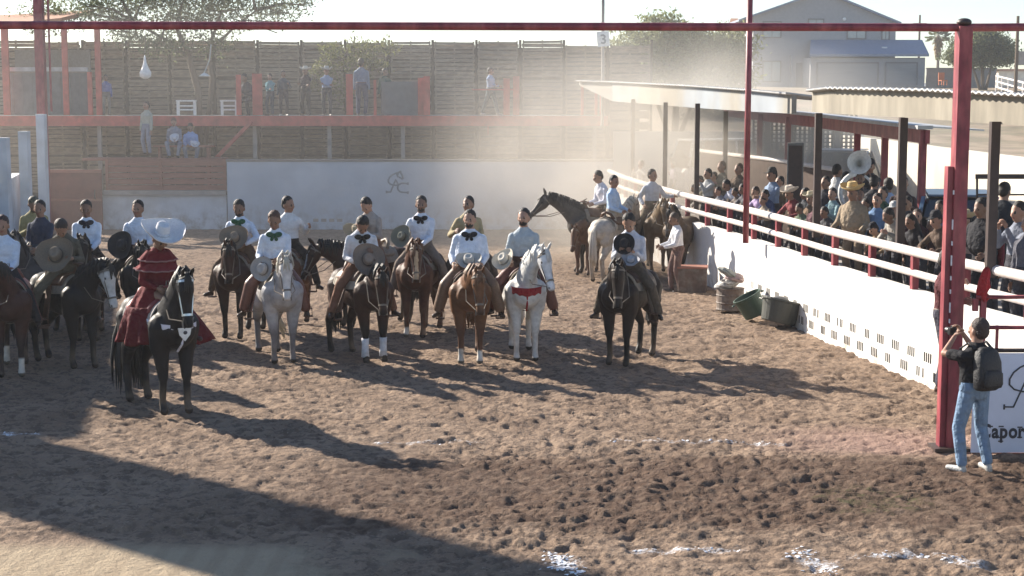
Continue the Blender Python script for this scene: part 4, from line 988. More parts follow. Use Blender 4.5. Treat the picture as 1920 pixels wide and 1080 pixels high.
    for k, (ft, hf) in enumerate(feet):
        near_ = (np.hypot(co[:, 0]-ft.x, co[:, 1]-ft.y) < .14) & (z < .5)
        if socks[k]: lerp(near_*np.clip((socks[k]-z+.02*nz_)/.02, 0, 1), (.62, .57, .50))
        lerp(near_*np.clip((.42-z)/.3, 0, 1)*np.clip(nz_*2-.5, 0, 1)*.45, (.26, .19, .13))
        lerp(near_*(z < .072), (.09, .075, .06) if socks[k] else (.025, .02, .018))
    for s in (-1, 1):
        for tt, ll, ee, rr_ in ((.27, .098, .038, .022), (.93, .050, .012, .016)):
            d_ = np.linalg.norm(co-np.array(hpt(tt, s*ll, ee)), axis=1); lerp(d_ < rr_, (.008, .006, .005))
    at = me.color_attributes.new('Col', 'FLOAT_COLOR', 'POINT'); at.data.foreach_set('color', np.concatenate([colr, np.ones((nv, 1))], 1).astype(np.float32).ravel())
    o = link('horse', me, None); tag(o, label, 'horse', group)
    # mane, forelock, tail
    mm = MB()
    for i in range(46):
        t = .10+.90*i/45; (f_, z_), d = nframe(t); hh = np.interp(t, [s[0] for s in NECKS], [s[2] for s in NECKS]); u = Vector((-d.y, d.x)); hh = hh*.97
        root = (f_+u.x*hh, z_+u.y*hh); sg = 1 if rnd.random() < .78 else -1; ln = rnd.uniform(.16, .30)*(1-.3*abs(t-.5))
        wd = rnd.uniform(.018, .034)
        pts = [NY(L_(root[0]-u.x*.03, 0, root[1]-u.y*.03), t), NY(L_(root[0]+u.x*.02, sg*.028, root[1]+u.y*.02), t), NY(L_(root[0]-u.x*.07-.02*rnd.random(), sg*(.085+.02*rnd.random()), root[1]-.08), t), NY(L_(root[0]-u.x*.12+rnd.uniform(-.03, .03), sg*(.115+.02*rnd.random()), root[1]-ln), t)]
        mm.tube(pts, [wd*.7, wd, wd*.8, .004], 5, flat=.6)
    for i in range(9):
        x = rnd.uniform(-.035, .035); mm.tube([hpt(-.08, x*.5, .10), hpt(.05, x, .125), hpt(.22+rnd.random()*.12, x*1.6, .125)], [.012, .016, .004], 5)
    mm.build('mane', M_('hair'), o, smooth=True, color=mane)
    tm = MB()
    for i in range(int(34*tailw)):
        a = rnd.random()*6.28; r_ = rnd.random()**.5*tailw; sx = math.cos(a)*r_; sy = math.sin(a)*r_; ln = rnd.uniform(.75, 1.0)
        pts = [L_(-.86+sy*.02, sx*.02, 1.30), L_(-.97+sy*.05, sx*.04, 1.16), L_(-1.0+sy*.08, sx*.075+tailsw*.15, .85), L_(-.99+sy*.10, sx*.095+tailsw*.5, .55), L_(-.97+sy*.10, sx*(.06 if tailw < 2 else .10)+tailsw*.9, 1.30-ln*(1.30-tail[0]))]
        tm.tube(pts, [.016, .024, .028, .022, .004], 5)
    tm.build('tail', M_('hair'), o, smooth=True, color=tailc or mane)
    # tack
    def bodyring(f_, g=0.0, a0=0, a1=180, n=15, hole=1.0):
        for (f1, z1, w1, h1), (f2, z2, w2, h2) in zip(BODY, BODY[1:]):
            if f2 <= f_ <= f1: k = (f1-f_)/(f1-f2); zc = z1+(z2-z1)*k; hw = w1+(w2-w1)*k; hh = h1+(h2-h1)*k; break
        if .1 < f_ < .55: hh += .02*math.sin((f_-.1)/.45*PI)
        return [L_(f_, (hw*fat+g)*math.cos(R(a0+(a1-a0)*j/(n-1))), zc+(hh+g)*math.sin(R(a0+(a1-a0)*j/(n-1)))) for j in range(n)]
    def shell(fs, g0, g1, a0, a1, n=15):
        m_ = MB(); rr = []
        for f_ in fs:
            A = bodyring(f_, g1, a0, a1, n); Bq = bodyring(f_, g0, a0, a1, n); rr.append(A+Bq[::-1])
        return m_.rings(rr)
    if saddle:
        shell([-.42, -.3, -.1, .1, .3, .42], .004, .022, 8, 172).build('saddle_blanket', M_('fabric'), o, smooth=False, color=blanket)
        s_ = empty('saddle', (0, 0, 0)); s_.parent = o
        shell([-.34, -.2, 0, .2, .34], .015, .045, 30, 150).build('skirt', M_('leather_obj'), s_, smooth=True, color=saddlec)
        q = MB(); q.cap(L_(.34, 0, 1.48), L_(.40, 0, 1.63), .055, .038); q.ell(L_(.41, 0, 1.655), (.085, .085, .02)); q.build('horn', M_('leather_obj'), s_, smooth=True, color=saddlec)
        q = MB(); q.tube([L_(-.24, .17, 1.43), L_(-.30, .10, 1.55), L_(-.32, 0, 1.59), L_(-.30, -.10, 1.55), L_(-.24, -.17, 1.43)], .035, 8); q.build('cantle', M_('leather_obj'), s_, smooth=True, color=saddlec)
        for s in ((-1, 1) if stirrups else ()):
            q = MB(); q.bar(L_(.06, s*.305*fat, 1.30), L_(.17, s*.455, .82), .15, .02, up=(1, 0, 0)); q.build('fender', M_('leather_obj'), s_, color=saddlec)
            q = MB(); q.tube([L_(.19, s*.48-.065, .71), L_(.19, s*.48-.06, .83), L_(.19, s*.48+.06, .83), L_(.19, s*.48+.065, .71)], .014, 6, closed=True); q.box(L_(.19, s*.48, .705), (.14, .09, .02)); q.build('stirrup', M_('silver' if silver else 'leather'), s_)
        rr = []
        for f_ in (.36, .44): 
            A = bodyring(f_, .012, 180, 360, 13); rr.append(A+bodyring(f_, .0, 180, 360, 13)[::-1])
        MB().rings(rr).build('girth', M_('strap'), o)
    if collar:
        pts = [L_(.30, .285, 1.22), L_(.50, .272, 1.20), L_(.66, .222, 1.18), L_(.755, .12, 1.17), L_(.79, 0, 1.165), L_(.755, -.12, 1.17), L_(.66, -.222, 1.18), L_(.50, -.272, 1.20), L_(.30, -.285, 1.22)]
        hb = .05 if collar[1] == 'wide' else .028
        q = MB(); q.rings([[p+Vector((0, 0, hb)), p*1.03+Vector((0, 0, hb)), p*1.03-Vector((0, 0, hb)), p-Vector((0, 0, hb))] for p in pts]); q.xf(Matrix.Translation((0, 0, -.03)))
        q.tube([L_(.80, 0, 1.14), L_(.74, 0, .95), L_(.60, 0, .84)], .016, 6)
        q.build('breast_collar', M_('fabric'), o, color=collar[0])
    br = MB()
    for t in (.06, .40, .72):
        rr = hring(t, 1.04, 16, .006); rr2 = hring(t+.045, 1.04, 16, .006); i0 = hring(t, .9, 16); i1 = hring(t+.045, .9, 16)
        if t == .40: continue
        br.rings([i0, rr, rr2, i1])
    for s in (-1, 1):
        br.tube([hpt(.06, s*.095, .03), hpt(.4, s*.085, .0), hpt(.74, s*.06, -.01)], .009, 5)
        br.tube([hpt(.0, s*.03, .12), hpt(.05, s*.088, .05)], .009, 5)
    hb_ = br.build('bridle', M_('silver' if silver else 'strap'), o)
    if rein:
        rn = MB(); tgt = L_(reinto[0], 0, reinto[1])
        for s in (-1, 1):
            a = hpt(.86, s*.062, -.03); rn.tube([a, a.lerp(tgt, .3)+Vector((s*.12, 0, -.12)), a.lerp(tgt, .65)+Vector((s*.10, 0, -.13)), tgt+Vector((s*.012, 0, 0))], .008, 5)
            rn.tube([a, a+Vector((0, -.02, -.08))], .012, 5)
        rn.build('reins', M_('strap'), o)
    if bandage:
        for k in bandage:
            ft, hf = feet[k]; kn_ = Vector((ft.x, ft.y-.0+.01, .44)); q = MB().tube([(ft.x, ft.y, .12), (ft.x, ft.y, .22), (ft.x, ft.y-.003, .32), (ft.x, ft.y-.006, .42)], [.066, .058, .056, .062], 12)
            q.build('leg_bandage', M_('fabric'), o, smooth=True, color=(.62, .62, .64))
    # place: the point between the fore hooves goes to the photographed hoof position
    o.scale = (scale,)*3; o.rotation_euler = (0, 0, R(yaw))
    hp2 = Matrix.Rotation(R(yaw), 3, 'Z') @ Vector((0, -anchorf*scale, 0)); o.location = (hoof.x-hp2.x, hoof.y-hp2.y, 0)
    return o
def seat_of(h, f=.02, z=1.47, l=0): 
    s = h.scale[0]; return h.matrix_basis @ Vector((l, -f, z)) if False else Vector(h.location)+Matrix.Rotation(h.rotation_euler.z, 3, 'Z') @ Vector((l*s, -f*s, z*s))
# ================================================================== RIDERS AND HORSES IN THE RING
def rp(**k):
    d = dict(hipz=0, lf=(.47, -.16, -.69), rf_=(-.47, -.16, -.69), pole_leg=(0, -1.2, .15), splay=.75, lh=(.08, -.30, .12), rh=(-.10, -.27, .14), fist=.8); d.update(k); return d
def ride(key, **k):
    if key not in PC: pose_meshes(key, **rp(**k))
    return PC[key]
WHITE = (.62, .68, .78); CHAR = (.035, .028, .026); BROWNT = (.13, .085, .055)
def rider(h, label, pose, yaw=None, dz=0, f=.02, l=0, **k):
    rz = h.rotation_euler.z if yaw is None else R(yaw); loc = seat_of(h, f, 1.56, l); loc.z += dz; k.setdefault('scale', 1.07)
    return person(label, loc, rz, pose, **k)
BAY = dict(coat=(.060, .024, .014), points=(.012, .009, .008)); DBAY = dict(coat=(.028, .016, .012), points=(.010, .008, .008))
CHES = dict(coat=(.17, .068, .030), points=(.10, .045, .025), mane=(.14, .07, .035)); BLACK = dict(coat=(.016, .015, .017), points=(.012, .012, .013))
GREY = dict(coat=(.44, .43, .43), points=(.16, .15, .155), mane=(.50, .46, .38)); DUN = dict(coat=(.27, .18, .10), points=(.12, .08, .05), mane=(.12, .09, .06))
GH = 'horses lined up in the ring'; GR = 'mounted riders lined up'; GS = 'hats held by the riders'

# 1 black horse and woman in the red dress, in front of everyone
h = horse('big black horse with silver trimmed bridle and white breast ornament under the woman in red', G(330, 778), 36, poll=(1.04, 1.86), headpitch=-80, nyaw=-8, **BLACK, mane=(.010, .010, .010), scale=1.04, collar=((.60, .60, .68), 'thin'),
          saddlec=(.20, .03, .03), blanket=(.30, .28, .27), tail=(.08, .2), tailw=2.6, neck=1.22, stirrups=False, seed=1, stance=(.04, -.05, 0, .05), silver=True, fat=1.04, group=GH, bandage=())
for n_ in (0,):
    q = MB(); q.poly([(-.09, 0, .07), (.09, 0, .07), (.07, 0, -.02), (0, 0, -.10), (-.07, 0, -.02)], (0, -.02, 0)); c_ = q.build('breast_ornament', M_('plastic_white'), h, loc=(0, -.82, 1.10))
    q = MB().ell((0, -.028, .01), (.028, .006, .024)).build('rosette', M_('paint_black'), c_)
ps = ride('dress', lh=(.14, -.26, .04), rh=(-.12, -.26, .05), legs='dress', nod=28, lean=6, lf=(.30, -.30, -.55), rf_=(.10, -.38, -.50), splay=0, twist=0)
o, P_ = rider(h, 'woman in a ruffled dark red dress riding side-saddle under a wide white sombrero', ps, dz=.02, shirt=(.13, .010, .015), trousers=None, boots=(.05, .02, .02), hat=None, group=GR)
HM = P_['HM']; q = HM @ Matrix.Translation((0, .0, .77)) @ Matrix.Rotation(R(-4), 4, 'X') @ Matrix.Scale(.88, 4)
hh = link('hat', HATS['sombrero'], o, (.66, .65, .66)); hh.matrix_local = q; b2 = link('hat_band', BANDM['sombrero'], o, (.6, .62, .66)); b2.matrix_local = q
def skirt(z0, z1, r0, r1, name, col_, amp, phase=0, dx=0, lift=0):
    rr = []
    for i in range(12):
        t_ = i/11; z = z0+(z1-z0)*t_; r_ = r0+(r1-r0)*(t_**.75); ring = []
        for j in range(64):
            a = 2*PI*j/64; w_ = 1+amp*t_*math.sin(a*11+phase+t_*2)+amp*.6*t_*math.sin(a*5+1)
            ring.append(Vector((dx*t_+r_*w_*1.10*math.cos(a), .05*t_+r_*w_*1.0*math.sin(a), z+.03*t_*math.sin(a*7))))
        rr.append(ring)
    inner = [[Vector((p.x*.95, p.y*.95, p.z+.004)) for p in r_] for r_ in rr]
    return MB().rings(rr+inner[::-1], cap=False, closed=True).build(name, M_('fabric'), o, smooth=True, color=col_)
skirt(.06, -.38, .165, .40, 'skirt', (.13, .009, .014), .07, dx=.05)
skirt(-.20, -.66, .34, .52, 'ruffle', (.10, .008, .013), .11, 2, dx=.14)
for z_, r_, nm in ((.30, .27, 'shoulder_ruffle'), (.42, .22, 'shoulder_ruffle')):
    rr = []
    for i in range(5):
        t_ = i/4; rr.append([P_['TM'] @ Vector(((.15+(r_-.13)*t_)*(1+.06*t_*math.sin(a_*12))*math.cos(a_), (.10+(r_-.15)*t_)*(1+.08*t_*math.sin(a_*12))*math.sin(a_), z_+.09-.12*t_)) for a_ in [2*PI*j/48 for j in range(48)]])
    inner = [[p*.985 for p in r__] for r__ in rr]
    MB().tube(rr[-1], .011, 5, closed=True).build('ruffle_trim', M_('fabric'), o, smooth=True, color=(.28, .15, .15))
    MB().rings(rr+inner[::-1], cap=False, closed=True).build(nm, M_('fabric'), o, smooth=True, color=(.18, .02, .026) if z_ < .4 else (.13, .010, .015))
# 2 black horse with the white face, far left, rider bowed behind a huge sombrero
h = horse('dark horse with a wide white face and lowered head in the left shade', G(158, 692), 46, poll=(1.16, 1.66), headpitch=-74, nyaw=4, **BLACK, face=(.55, .53, .50), seed=2, stance=(.05, -.08, -.1, .05), group=GH, scale=1.0)
ps = ride('bow_big', lh=(.16, -.28, .16), rh=(-.20, -.26, .16), nod=42, lean=14)
o, _ = rider(h, 'rider in olive suit bowing his head on the white faced horse', ps, yaw=8, shirt=(.10, .095, .075), trousers=(.13, .12, .09), hair=(.03, .02, .018), group=GR)
held_hat('huge grey brown sombrero held against the chest of the bowed rider in olive', 'sombrero', o, (-.06, -.34, .20), (56, 0, -12), (.21, .165, .12), GS, 1.18)
# 2b rider behind with white shirt
h = horse('bay horse hidden behind the white faced horse at the left', G(165, 640), 10, poll=(1.0, 1.80), **DBAY, seed=3, group=GH)
ps = ride('rest', lh=(.10, -.32, .04), rh=(-.12, -.30, .02), nod=12)
o, _ = rider(h, 'rider in white shirt with black hair behind the bowed rider in olive', ps, l=-.0, shirt=WHITE, trousers=CHAR, group=GR, tie=(.03, .03, .04))
# 3 far left edge
h = horse('reddish dark bay horse cut off by the left edge with one white hind sock', G(22, 708), 14, poll=(1.1, 1.72), headpitch=-70, nyaw=-18, coat=(.085, .034, .026), points=(.03, .02, .02), seed=4, group=GH, socks=(.3, None, None, .3), saddlec=(.14, .04, .03))
o, _ = rider(h, 'rider in pale blue white shirt cut off by the left edge of the picture', ps, yaw=6, l=-.08, shirt=(.58, .65, .76), trousers=(.03, .03, .035), hair=(.04, .018, .015), group=GR)
h = horse('dark grey horse half hidden between the two left riders', G(52, 640), -14, poll=(1.06, 1.86), nyaw=14, coat=(.09, .085, .09), seed=5, group=GH)
ps2 = ride('look', lh=(.10, -.32, .04), rh=(-.12, -.30, .06), nod=6, turn=15)
rider(h, 'rider in dark navy shirt in front of the left blue wall', ps2, l=.05, shirt=(.035, .045, .075), trousers=(.04, .07, .11), group=GR)
h = horse('brown horse furthest back in the left corner', G(72, 612), 18, poll=(1.0, 1.75), **BAY, seed=6, group=GH)
ps3 = ride('bow_small', lh=(.14, -.24, .20), rh=(-.12, -.26, .20), nod=35, lean=6)
o, _ = rider(h, 'rider in mustard tan shirt bowing beside the brown metal door', ps3, shirt=(.28, .25, .13), trousers=(.10, .08, .06), group=GR, hair=(.10, .09, .06), beard=True)
held_hat('small straw hat held low by the rider in mustard tan', 'cowboy', o, (.02, -.33, .18), (70, 0, 0), (.42, .38, .25), GS)
# 4 rider behind the woman in red
h = horse('black horse hidden behind the woman in red', G(268, 640), 16, poll=(1.0, 1.7), headpitch=-70, **BLACK, seed=7, group=GH)
o, _ = rider(h, 'rider in white shirt looking out behind the woman in red', ride('behind', lh=(.10, -.30, .10), rh=(-.20, -.24, .10), nod=4, turn=-5), yaw=0, shirt=WHITE, trousers=(.03, .028, .03), group=GR)
held_hat('dark sombrero held low in front of the rider behind the woman in red', 'sombrero', o, (-.18, -.32, .10), (74, 0, -20), (.035, .035, .038), GS, .95)
# 5 dark bay, green tie, big sombrero
h = horse('very dark bay horse left of the pale grey horse', G(437, 636), -10, poll=(1.06, 1.70), headpitch=-76, nyaw=16, **BAY, seed=8, group=GH, stance=(.03, -.03, 0, 0))
ps = ride('hat_mid', lh=(.16, -.28, .10), rh=(-.24, -.20, .12), nod=20, apl=(.9, .2, -.3))
o, _ = rider(h, 'rider in white shirt and green bow tie holding a sombrero over his waist', ps, yaw=-6, shirt=WHITE, trousers=BROWNT, tie=(.03, .10, .05), group=GR, beard=True)
held_hat('grey brimmed sombrero held over the waist of the rider left of the grey horse', 'sombrero', o, (.0, -.32, .18), (52, 0, 4), (.27, .20, .14), GS, 1.0)
# 6 grey horse, green tie
h = horse('dappled pale grey horse with blond tail and dark lower legs', G(532, 682), 20, poll=(1.06, 1.74), headpitch=-76, nyaw=-6, **GREY, seed=9, dapple=.5, face=(.62, .60, .58), tailc=(.66, .58, .42), tailsw=.34, tail=(.16, .2), group=GH, saddlec=(.16, .06, .035), stance=(0, .0, .05, -.12))
ps = ride('bow_mid', lh=(.10, -.30, .08), rh=(-.20, -.25, .06), nod=24, lean=3)
o, _ = rider(h, 'rider with green bow tie and brown leather chaps on the pale grey horse', ps, yaw=0, shirt=(.60, .66, .76), trousers=(.09, .05, .035), tie=(.03, .085, .05), chaps=(.14, .055, .038), group=GR, hair=(.07, .03, .018))
held_hat('small pale grey hat hanging from the hand above the grey horse shoulder', 'cowboy', o, (-.12, -.40, -.04), (80, 12, -25), (.42, .41, .40), GS, 1.15)
# 6b behind
h = horse('red brown horse standing behind the pale grey horse', G(532, 622), -6, poll=(.98, 1.72), **CHES, seed=10, group=GH)
ps = ride('turnback', lh=(.34, -.10, .28), rh=(-.12, -.30, .12), nod=10, turn=40)
rider(h, 'rider in white shirt with black hair turned aside behind the pale grey horse', ps, yaw=14, shirt=(.66, .66, .66), trousers=CHAR, group=GR)
# 7 brown horse facing left
h = horse('brown horse in profile with its head turned to the left', G(672, 612), -54, poll=(1.10, 1.52), headpitch=-62, nyaw=-12, **BAY, blaze=(.45, .47, .50), seed=11, group=GH, saddlec=(.22, .17, .12), anchorf=.3)
ps = ride('bow_side', lh=(.12, -.30, .14), rh=(-.22, -.24, .18), nod=34, lean=6)
o, _ = rider(h, 'rider with dark hair bowing over a tan sombrero on the left facing brown horse', ps, yaw=-22, shirt=(.34, .30, .27), trousers=(.20, .10, .06), group=GR)
held_hat('tan sombrero with lit brim held flat by the rider on the left facing horse', 'sombrero', o, (-.10, -.32, .20), (20, 0, 0), (.36, .30, .20), GS, .95)
# 8 dark bay with white bandages
h = horse('dark bay horse with white bandages on both forelegs', G(702, 682), 30, poll=(1.14, 1.52), headpitch=-78, nyaw=-14, **BAY, seed=12, group=GH, bandage=(0, 1), saddlec=(.12, .06, .035), blanket=(.40, .36, .30), tail=(.3, .2), stance=(.03, 0, .05, -.18))
ps = ride('bow_deep', lh=(.14, -.28, .20), rh=(-.14, -.27, .06), nod=44, lean=12)
o, _ = rider(h, 'rider in white shirt bowing deeply over a big grey sombrero on the bandaged horse', ps, yaw=14, shirt=(.58, .60, .64), trousers=(.17, .085, .055), tie=(.02, .02, .02), group=GR)
held_hat('big grey sombrero with upright round brim in front of the bandaged horse rider', 'sombrero', o, (.04, -.38, .09), (66, 0, 6), (.25, .19, .15), GS, 1.04)
# 9 chestnut, black tie, centre
h = horse('glossy chestnut horse with bright blaze under the tall rider in the centre', G(778, 634), -12, poll=(1.08, 1.70), headpitch=-70, nyaw=18, **dict(CHES, coat=(.11, .040, .020)), blaze=(.50, .38, .24), seed=13, group=GH, socks=(None, .2, None, None), saddlec=(.10, .05, .03))
ps = ride('upright', lh=(.06, -.31, .04), rh=(-.26, -.20, .16), nod=4)
o, _ = rider(h, 'tall upright rider in white shirt and wide black bow tie in the centre', ps, yaw=-4, shirt=(.64, .68, .76), trousers=(.19, .15, .12), tie=(.012, .012, .016), group=GR, dz=.05, beard=True)
held_hat('olive felt hat held in the right hand of the upright centre rider', 'sombrero', o, (-.26, -.30, .16), (70, 0, -30), (.22, .21, .16), GS, .80)
# 10 tan chestnut, heavy rider
h = horse('golden chestnut horse with lowered head right of centre', G(882, 684), 2, poll=(1.18, 1.54), headpitch=-74, nyaw=10, **dict(CHES, coat=(.22, .095, .040)), seed=14, group=GH, socks=(.24, .26, None, None), saddlec=(.08, .02, .018), collar=None, fat=1.06)
ps = ride('heavy', lh=(.20, -.27, .03), rh=(-.24, -.24, .03), nod=8, turn=-8, belly=.09, wide=1.10)
o, _ = rider(h, 'heavy bearded rider in white shirt and black bow tie on the golden chestnut', ps, yaw=-2, shirt=(.64, .69, .78), trousers=(.14, .075, .045), tie=(.015, .015, .02), chaps=(.17, .10, .06), group=GR, beard=True)
held_hat('cream hat resting crown up on the belly of the heavy rider', 'cowboy', o, (.01, -.38, .07), (30, 0, 0), (.46, .44, .40), GS, 1.2)
# 10b behind
h = horse('bay horse hidden behind the golden chestnut', G(884, 622), 8, poll=(.95, 1.70), **BAY, seed=15, group=GH)
rider(h, 'rider in tan shirt looking left behind the heavy bearded rider', ride('lookleft', lh=(.16, -.26, .10), rh=(-.26, -.16, .22), nod=-2, turn=-38), yaw=14, shirt=(.36, .30, .18), trousers=(.09, .07, .06), group=GR)
# 11 white horse, red breast collar
h = horse('white horse with raised ears and a red breast collar', G(986, 678), 4, poll=(1.06, 1.82), headpitch=-62, nyaw=24, coat=(.66, .65, .62), points=(.55, .53, .50), mane=(.62, .60, .56), face=(.66, .65, .64), seed=16, collar=((.30, .018, .025), 'wide'), group=GH, saddlec=(.13, .05, .035), dapple=.12, stance=(0, .0, .06, -.05))
ps = ride('lookpic', lh=(.12, -.28, .10), rh=(-.20, -.27, .04), nod=2, turn=-14)
o, _ = rider(h, 'rider in pale grey shirt and red brown chaps on the white horse', ps, yaw=-4, shirt=(.40, .45, .48), trousers=(.10, .06, .045), chaps=(.15, .05, .035), group=GR, beard=True)
held_hat('cream hat held by the brim beside the white horse mane', 'cowboy', o, (-.26, -.34, .06), (50, -20, -20), (.58, .54, .46), GS, 1.15)
# 12 dark horse right
h = horse('nearly black bay horse standing alone on the right of the line', G(1158, 687), -26, poll=(1.08, 1.66), headpitch=-78, nyaw=22, **DBAY, seed=17, group=GH, tail=(.45, .2), stance=(.0, -.03, .06, -.05), saddlec=(.05, .025, .015))
ps = ride('bow_tight', lh=(.10, -.25, .22), rh=(-.13, -.25, .24), nod=30, lean=6)
o, _ = rider(h, 'rider in greyish white shirt bowing his head on the lone dark horse', ps, yaw=-12, shirt=(.52, .54, .60), trousers=(.10, .08, .06), group=GR)
held_hat('black hat held at the chest of the rider on the lone dark horse', 'cowboy', o, (-.04, -.28, .34), (72, 0, 0), (.022, .02, .022), GS, 1.0)
held_hat('silver grey hat resting on the saddle horn of the lone dark horse', 'cowboy', o, (.06, -.38, .10), (30, 10, 0), (.34, .35, .38), GS, .85)
# 13 back right group in the dust
GD = 'horses in the dust at the back right'
h = horse('dark grey brown horse in profile facing left before the back wall', G(1098, 512), -72, poll=(1.26, 1.76), headpitch=-44, nyaw=-8, coat=(.10, .088, .078), seed=18, group=GD, anchorf=.35, scale=1.05)
rider(h, 'rider in bright white shirt leaning forward on the left facing dark horse', ride('leanfwd', lh=(.10, -.36, .04), rh=(-.10, -.38, .06), lean=18, nod=0), yaw=-62, f=-.14, shirt=(.70, .70, .76), trousers=(.09, .075, .06), group=GR, l=.0)
horse('small chestnut horse with lowered head in front of the left facing dark horse', G(1093, 517), -14, poll=(1.05, 1.32), headpitch=-66, nyaw=-10, **dict(CHES, coat=(.16, .085, .05)), seed=19, group=GD, saddle=False, rein=False, scale=.88)
h = horse('cream coloured horse turned away towards the stand', G(1165, 520), 150, poll=(1.15, 1.78), coat=(.50, .45, .38), points=(.35, .31, .26), mane=(.55, .50, .42), seed=20, group=GD, dapple=.25)
rider(h, 'rider in light blue shirt seen from behind on the cream horse', ride('rest2', lh=(.12, -.30, .06), rh=(-.14, -.28, .04), nod=10, turn=-20), yaw=60, shirt=(.46, .60, .78), trousers=(.46, .40, .32), group=GR)
h = horse('dun horse facing the crowd rail in the dust', G(1232, 510), 12, poll=(1.05, 1.72), headpitch=-70, **DUN, seed=21, group=GD)
rider(h, 'rider in grey white shirt reaching to the rail on the dun horse', ride('reach', lh=(.46, -.18, .20), rh=(-.26, -.10, .02), nod=6, turn=20), yaw=20, shirt=(.50, .53, .58), trousers=(.20, .16, .11), group=GR, dz=.05)
h = horse('brown horse with pale legs standing by the rail end', G(1268, 528), -22, poll=(1.0, 1.70), headpitch=-70, coat=(.20, .14, .09), socks=(.4, .4, .3, .3), seed=22, group=GD, saddle=False)
# standing man by the rail
def stand(key, **k):
    if key not in PC: pose_meshes(key, **dict(dict(hipz=.92), **k))
    return PC[key]
p = G(1270, 546); person('man in white shirt and dark trousers standing in profile by the ring rail', (p.x, p.y, .0), R(-78), stand('hold', lh=(.10, -.34, .06), rh=(-.12, -.36, .08), lf=(.10, .05, -.86), rf_=(-.10, -.10, -.86), nod=14, lean=5), shirt=(.68, .68, .70), trousers=(.16, .10, .085), hair=(.06, .04, .03))

# ------------------------------------------------------------------ photographer at the gate
ph = stand('photo', lh=(.06, -.30, .56), rh=(-.05, -.30, .60), lf=(.16, .02, -.86), rf_=(-.14, .10, -.85), lean=-2, sleeve='short', nod=-4, turn=8, fist=.9, voxel=.011, apl=(.9, -.4, -.8), apr=(-.7, -.3, -.9), belly=.02, wide=1.06)
p = G(1822, 882); po_, P_ = person('photographer in black T-shirt and blue jeans with a black backpack raising a camera', (p.x, p.y, .02), R(180+24), ph, shirt=(.016, .016, .019), trousers=(.17, .25, .36), boots=(.42, .42, .40), hair=(.035, .020, .016), skin=(.34, .19, .13), scale=1.0)
bk = empty('backpack', po_.location, po_.rotation_euler.z, 'worn black backpack hanging on the photographer shoulders', 'backpack')
def bxf(z, w_, d_, y0): return [Vector((w_*math.copysign(abs(math.cos(a))**.6, math.cos(a)), y0+d_*math.copysign(abs(math.sin(a))**.7, math.sin(a)), z)) for a in [2*PI*j/20 for j in range(20)]]
MB().rings([bxf(.94, .12, .07, .19), bxf(.97, .155, .09, .20), bxf(1.10, .165, .10, .21), bxf(1.26, .16, .095, .20), bxf(1.37, .135, .075, .18), bxf(1.42, .08, .04, .17)]).build('bag_body', [mat('nylon', (.014, .015, .018), rough=.6, nscale=12, bump=.6)], bk, smooth=True)
MB().rings([bxf(.98, .11, .03, .305), bxf(1.02, .125, .04, .31), bxf(1.14, .12, .035, .31), bxf(1.18, .09, .02, .30)]).build('front_pocket', M_('nylon'), bk, smooth=True)
for s in (-1, 1): MB().tube([(s*.11, .13, 1.40), (s*.12, .02, 1.46), (s*.13, -.10, 1.38), (s*.14, -.13, 1.24), (s*.16, -.02, 1.10), (s*.15, .12, 1.02)], .022, 6, flat=.4).build('strap', M_('nylon'), bk, smooth=True)
J = P_['J']; mid = (J['l'][2]+J['r'][2])/2; cm = empty('camera', po_.matrix_basis @ (mid+Vector((0, -.09, .03))), po_.rotation_euler.z, 'small black camera held up to the face of the photographer', 'camera')
MB().box((0, 0, 0), (.13, .05, .085)).box((0, 0, .05), (.05, .045, .03)).build('camera_body', M_('camera_black'), cm, bevel=.006)
MB().tube([(0, -.02, 0), (0, -.11, 0)], [.034, .036], 16).build('lens', M_('camera_black'), cm, smooth=False)
# gate keeper behind the big post, both arms reaching the gate pipe
a1 = AY(1846, 527, 18.7); a2 = AY(1843, 578, 18.7)
gk_base = Vector((5.36, 19.62, .62)); hz = .92
def rel(a): d = Matrix.Rotation(-R(50), 3, 'Z') @ (a-gk_base); return (d.x, d.y, d.z-hz)
ph2 = stand('keeper', lh=rel(a1-Vector((.06, -.02, .0))), rh=rel(a2-Vector((.06, -.02, .0))), sleeve='short', fist=1.0, apl=(.2, 0, -1), apr=(-.2, 0, -1), nod=6, lean=0)
person('gate keeper behind the tall red post gripping the gate pipe with both hands', gk_base, R(50), ph2, shirt=(.10, .03, .035), trousers=(.06, .06, .08), hair=(.02, .015, .012), skin=(.42, .24, .17))

# ------------------------------------------------------------------ spectators
SG = 'spectators along the rail'
def sp(px, top, label, pose, rz, shirt, trousers=(.05, .05, .06), z=.98, off=.55, H_=1.74, Y_=None, **k):
    """stand behind the rail: Y from the rail line where this pixel column meets it"""
    off = .42+(off-.42)*.62
    if Y_ is None:
        Y_ = 30
        for _ in range(30): Y_ = .5*Y_+.5*max(14, min(50, Y_))*1.0; break
        best = min([14+.1*i for i in range(370)], key=lambda y: abs((wline(y)+off)*1.0-AY(px, 400, y).x)); Y_ = best
    a = AY(px, top, Y_); P_ = pose; ht = (P_['HM'] @ Vector((0, 0, .83))); zf = max(.98, a.z-ht.z) if z is not None else a.z-ht.z
    s = 1.0
    if z is not None and a.z-ht.z < .98: s = max(.72, (a.z-.98)/ht.z)
    q = Matrix.Rotation(R(rz), 3, 'Z') @ Vector((ht.x, ht.y, 0))*s
    return person(label, (a.x-q.x, a.y-q.y, zf), R(rz), P_, shirt, trousers, group=SG, scale=s, **k)
S0 = stand('s_down', lh=(.24, -.06, -.22), rh=(-.24, -.06, -.22), voxel=.018)
S1 = stand('s_lean', lh=(.22, -.46, .12), rh=(-.18, -.46, .12), lean=24, nod=-6, voxel=.018, apl=(.8, .2, -.4), apr=(-.8, .2, -.4))
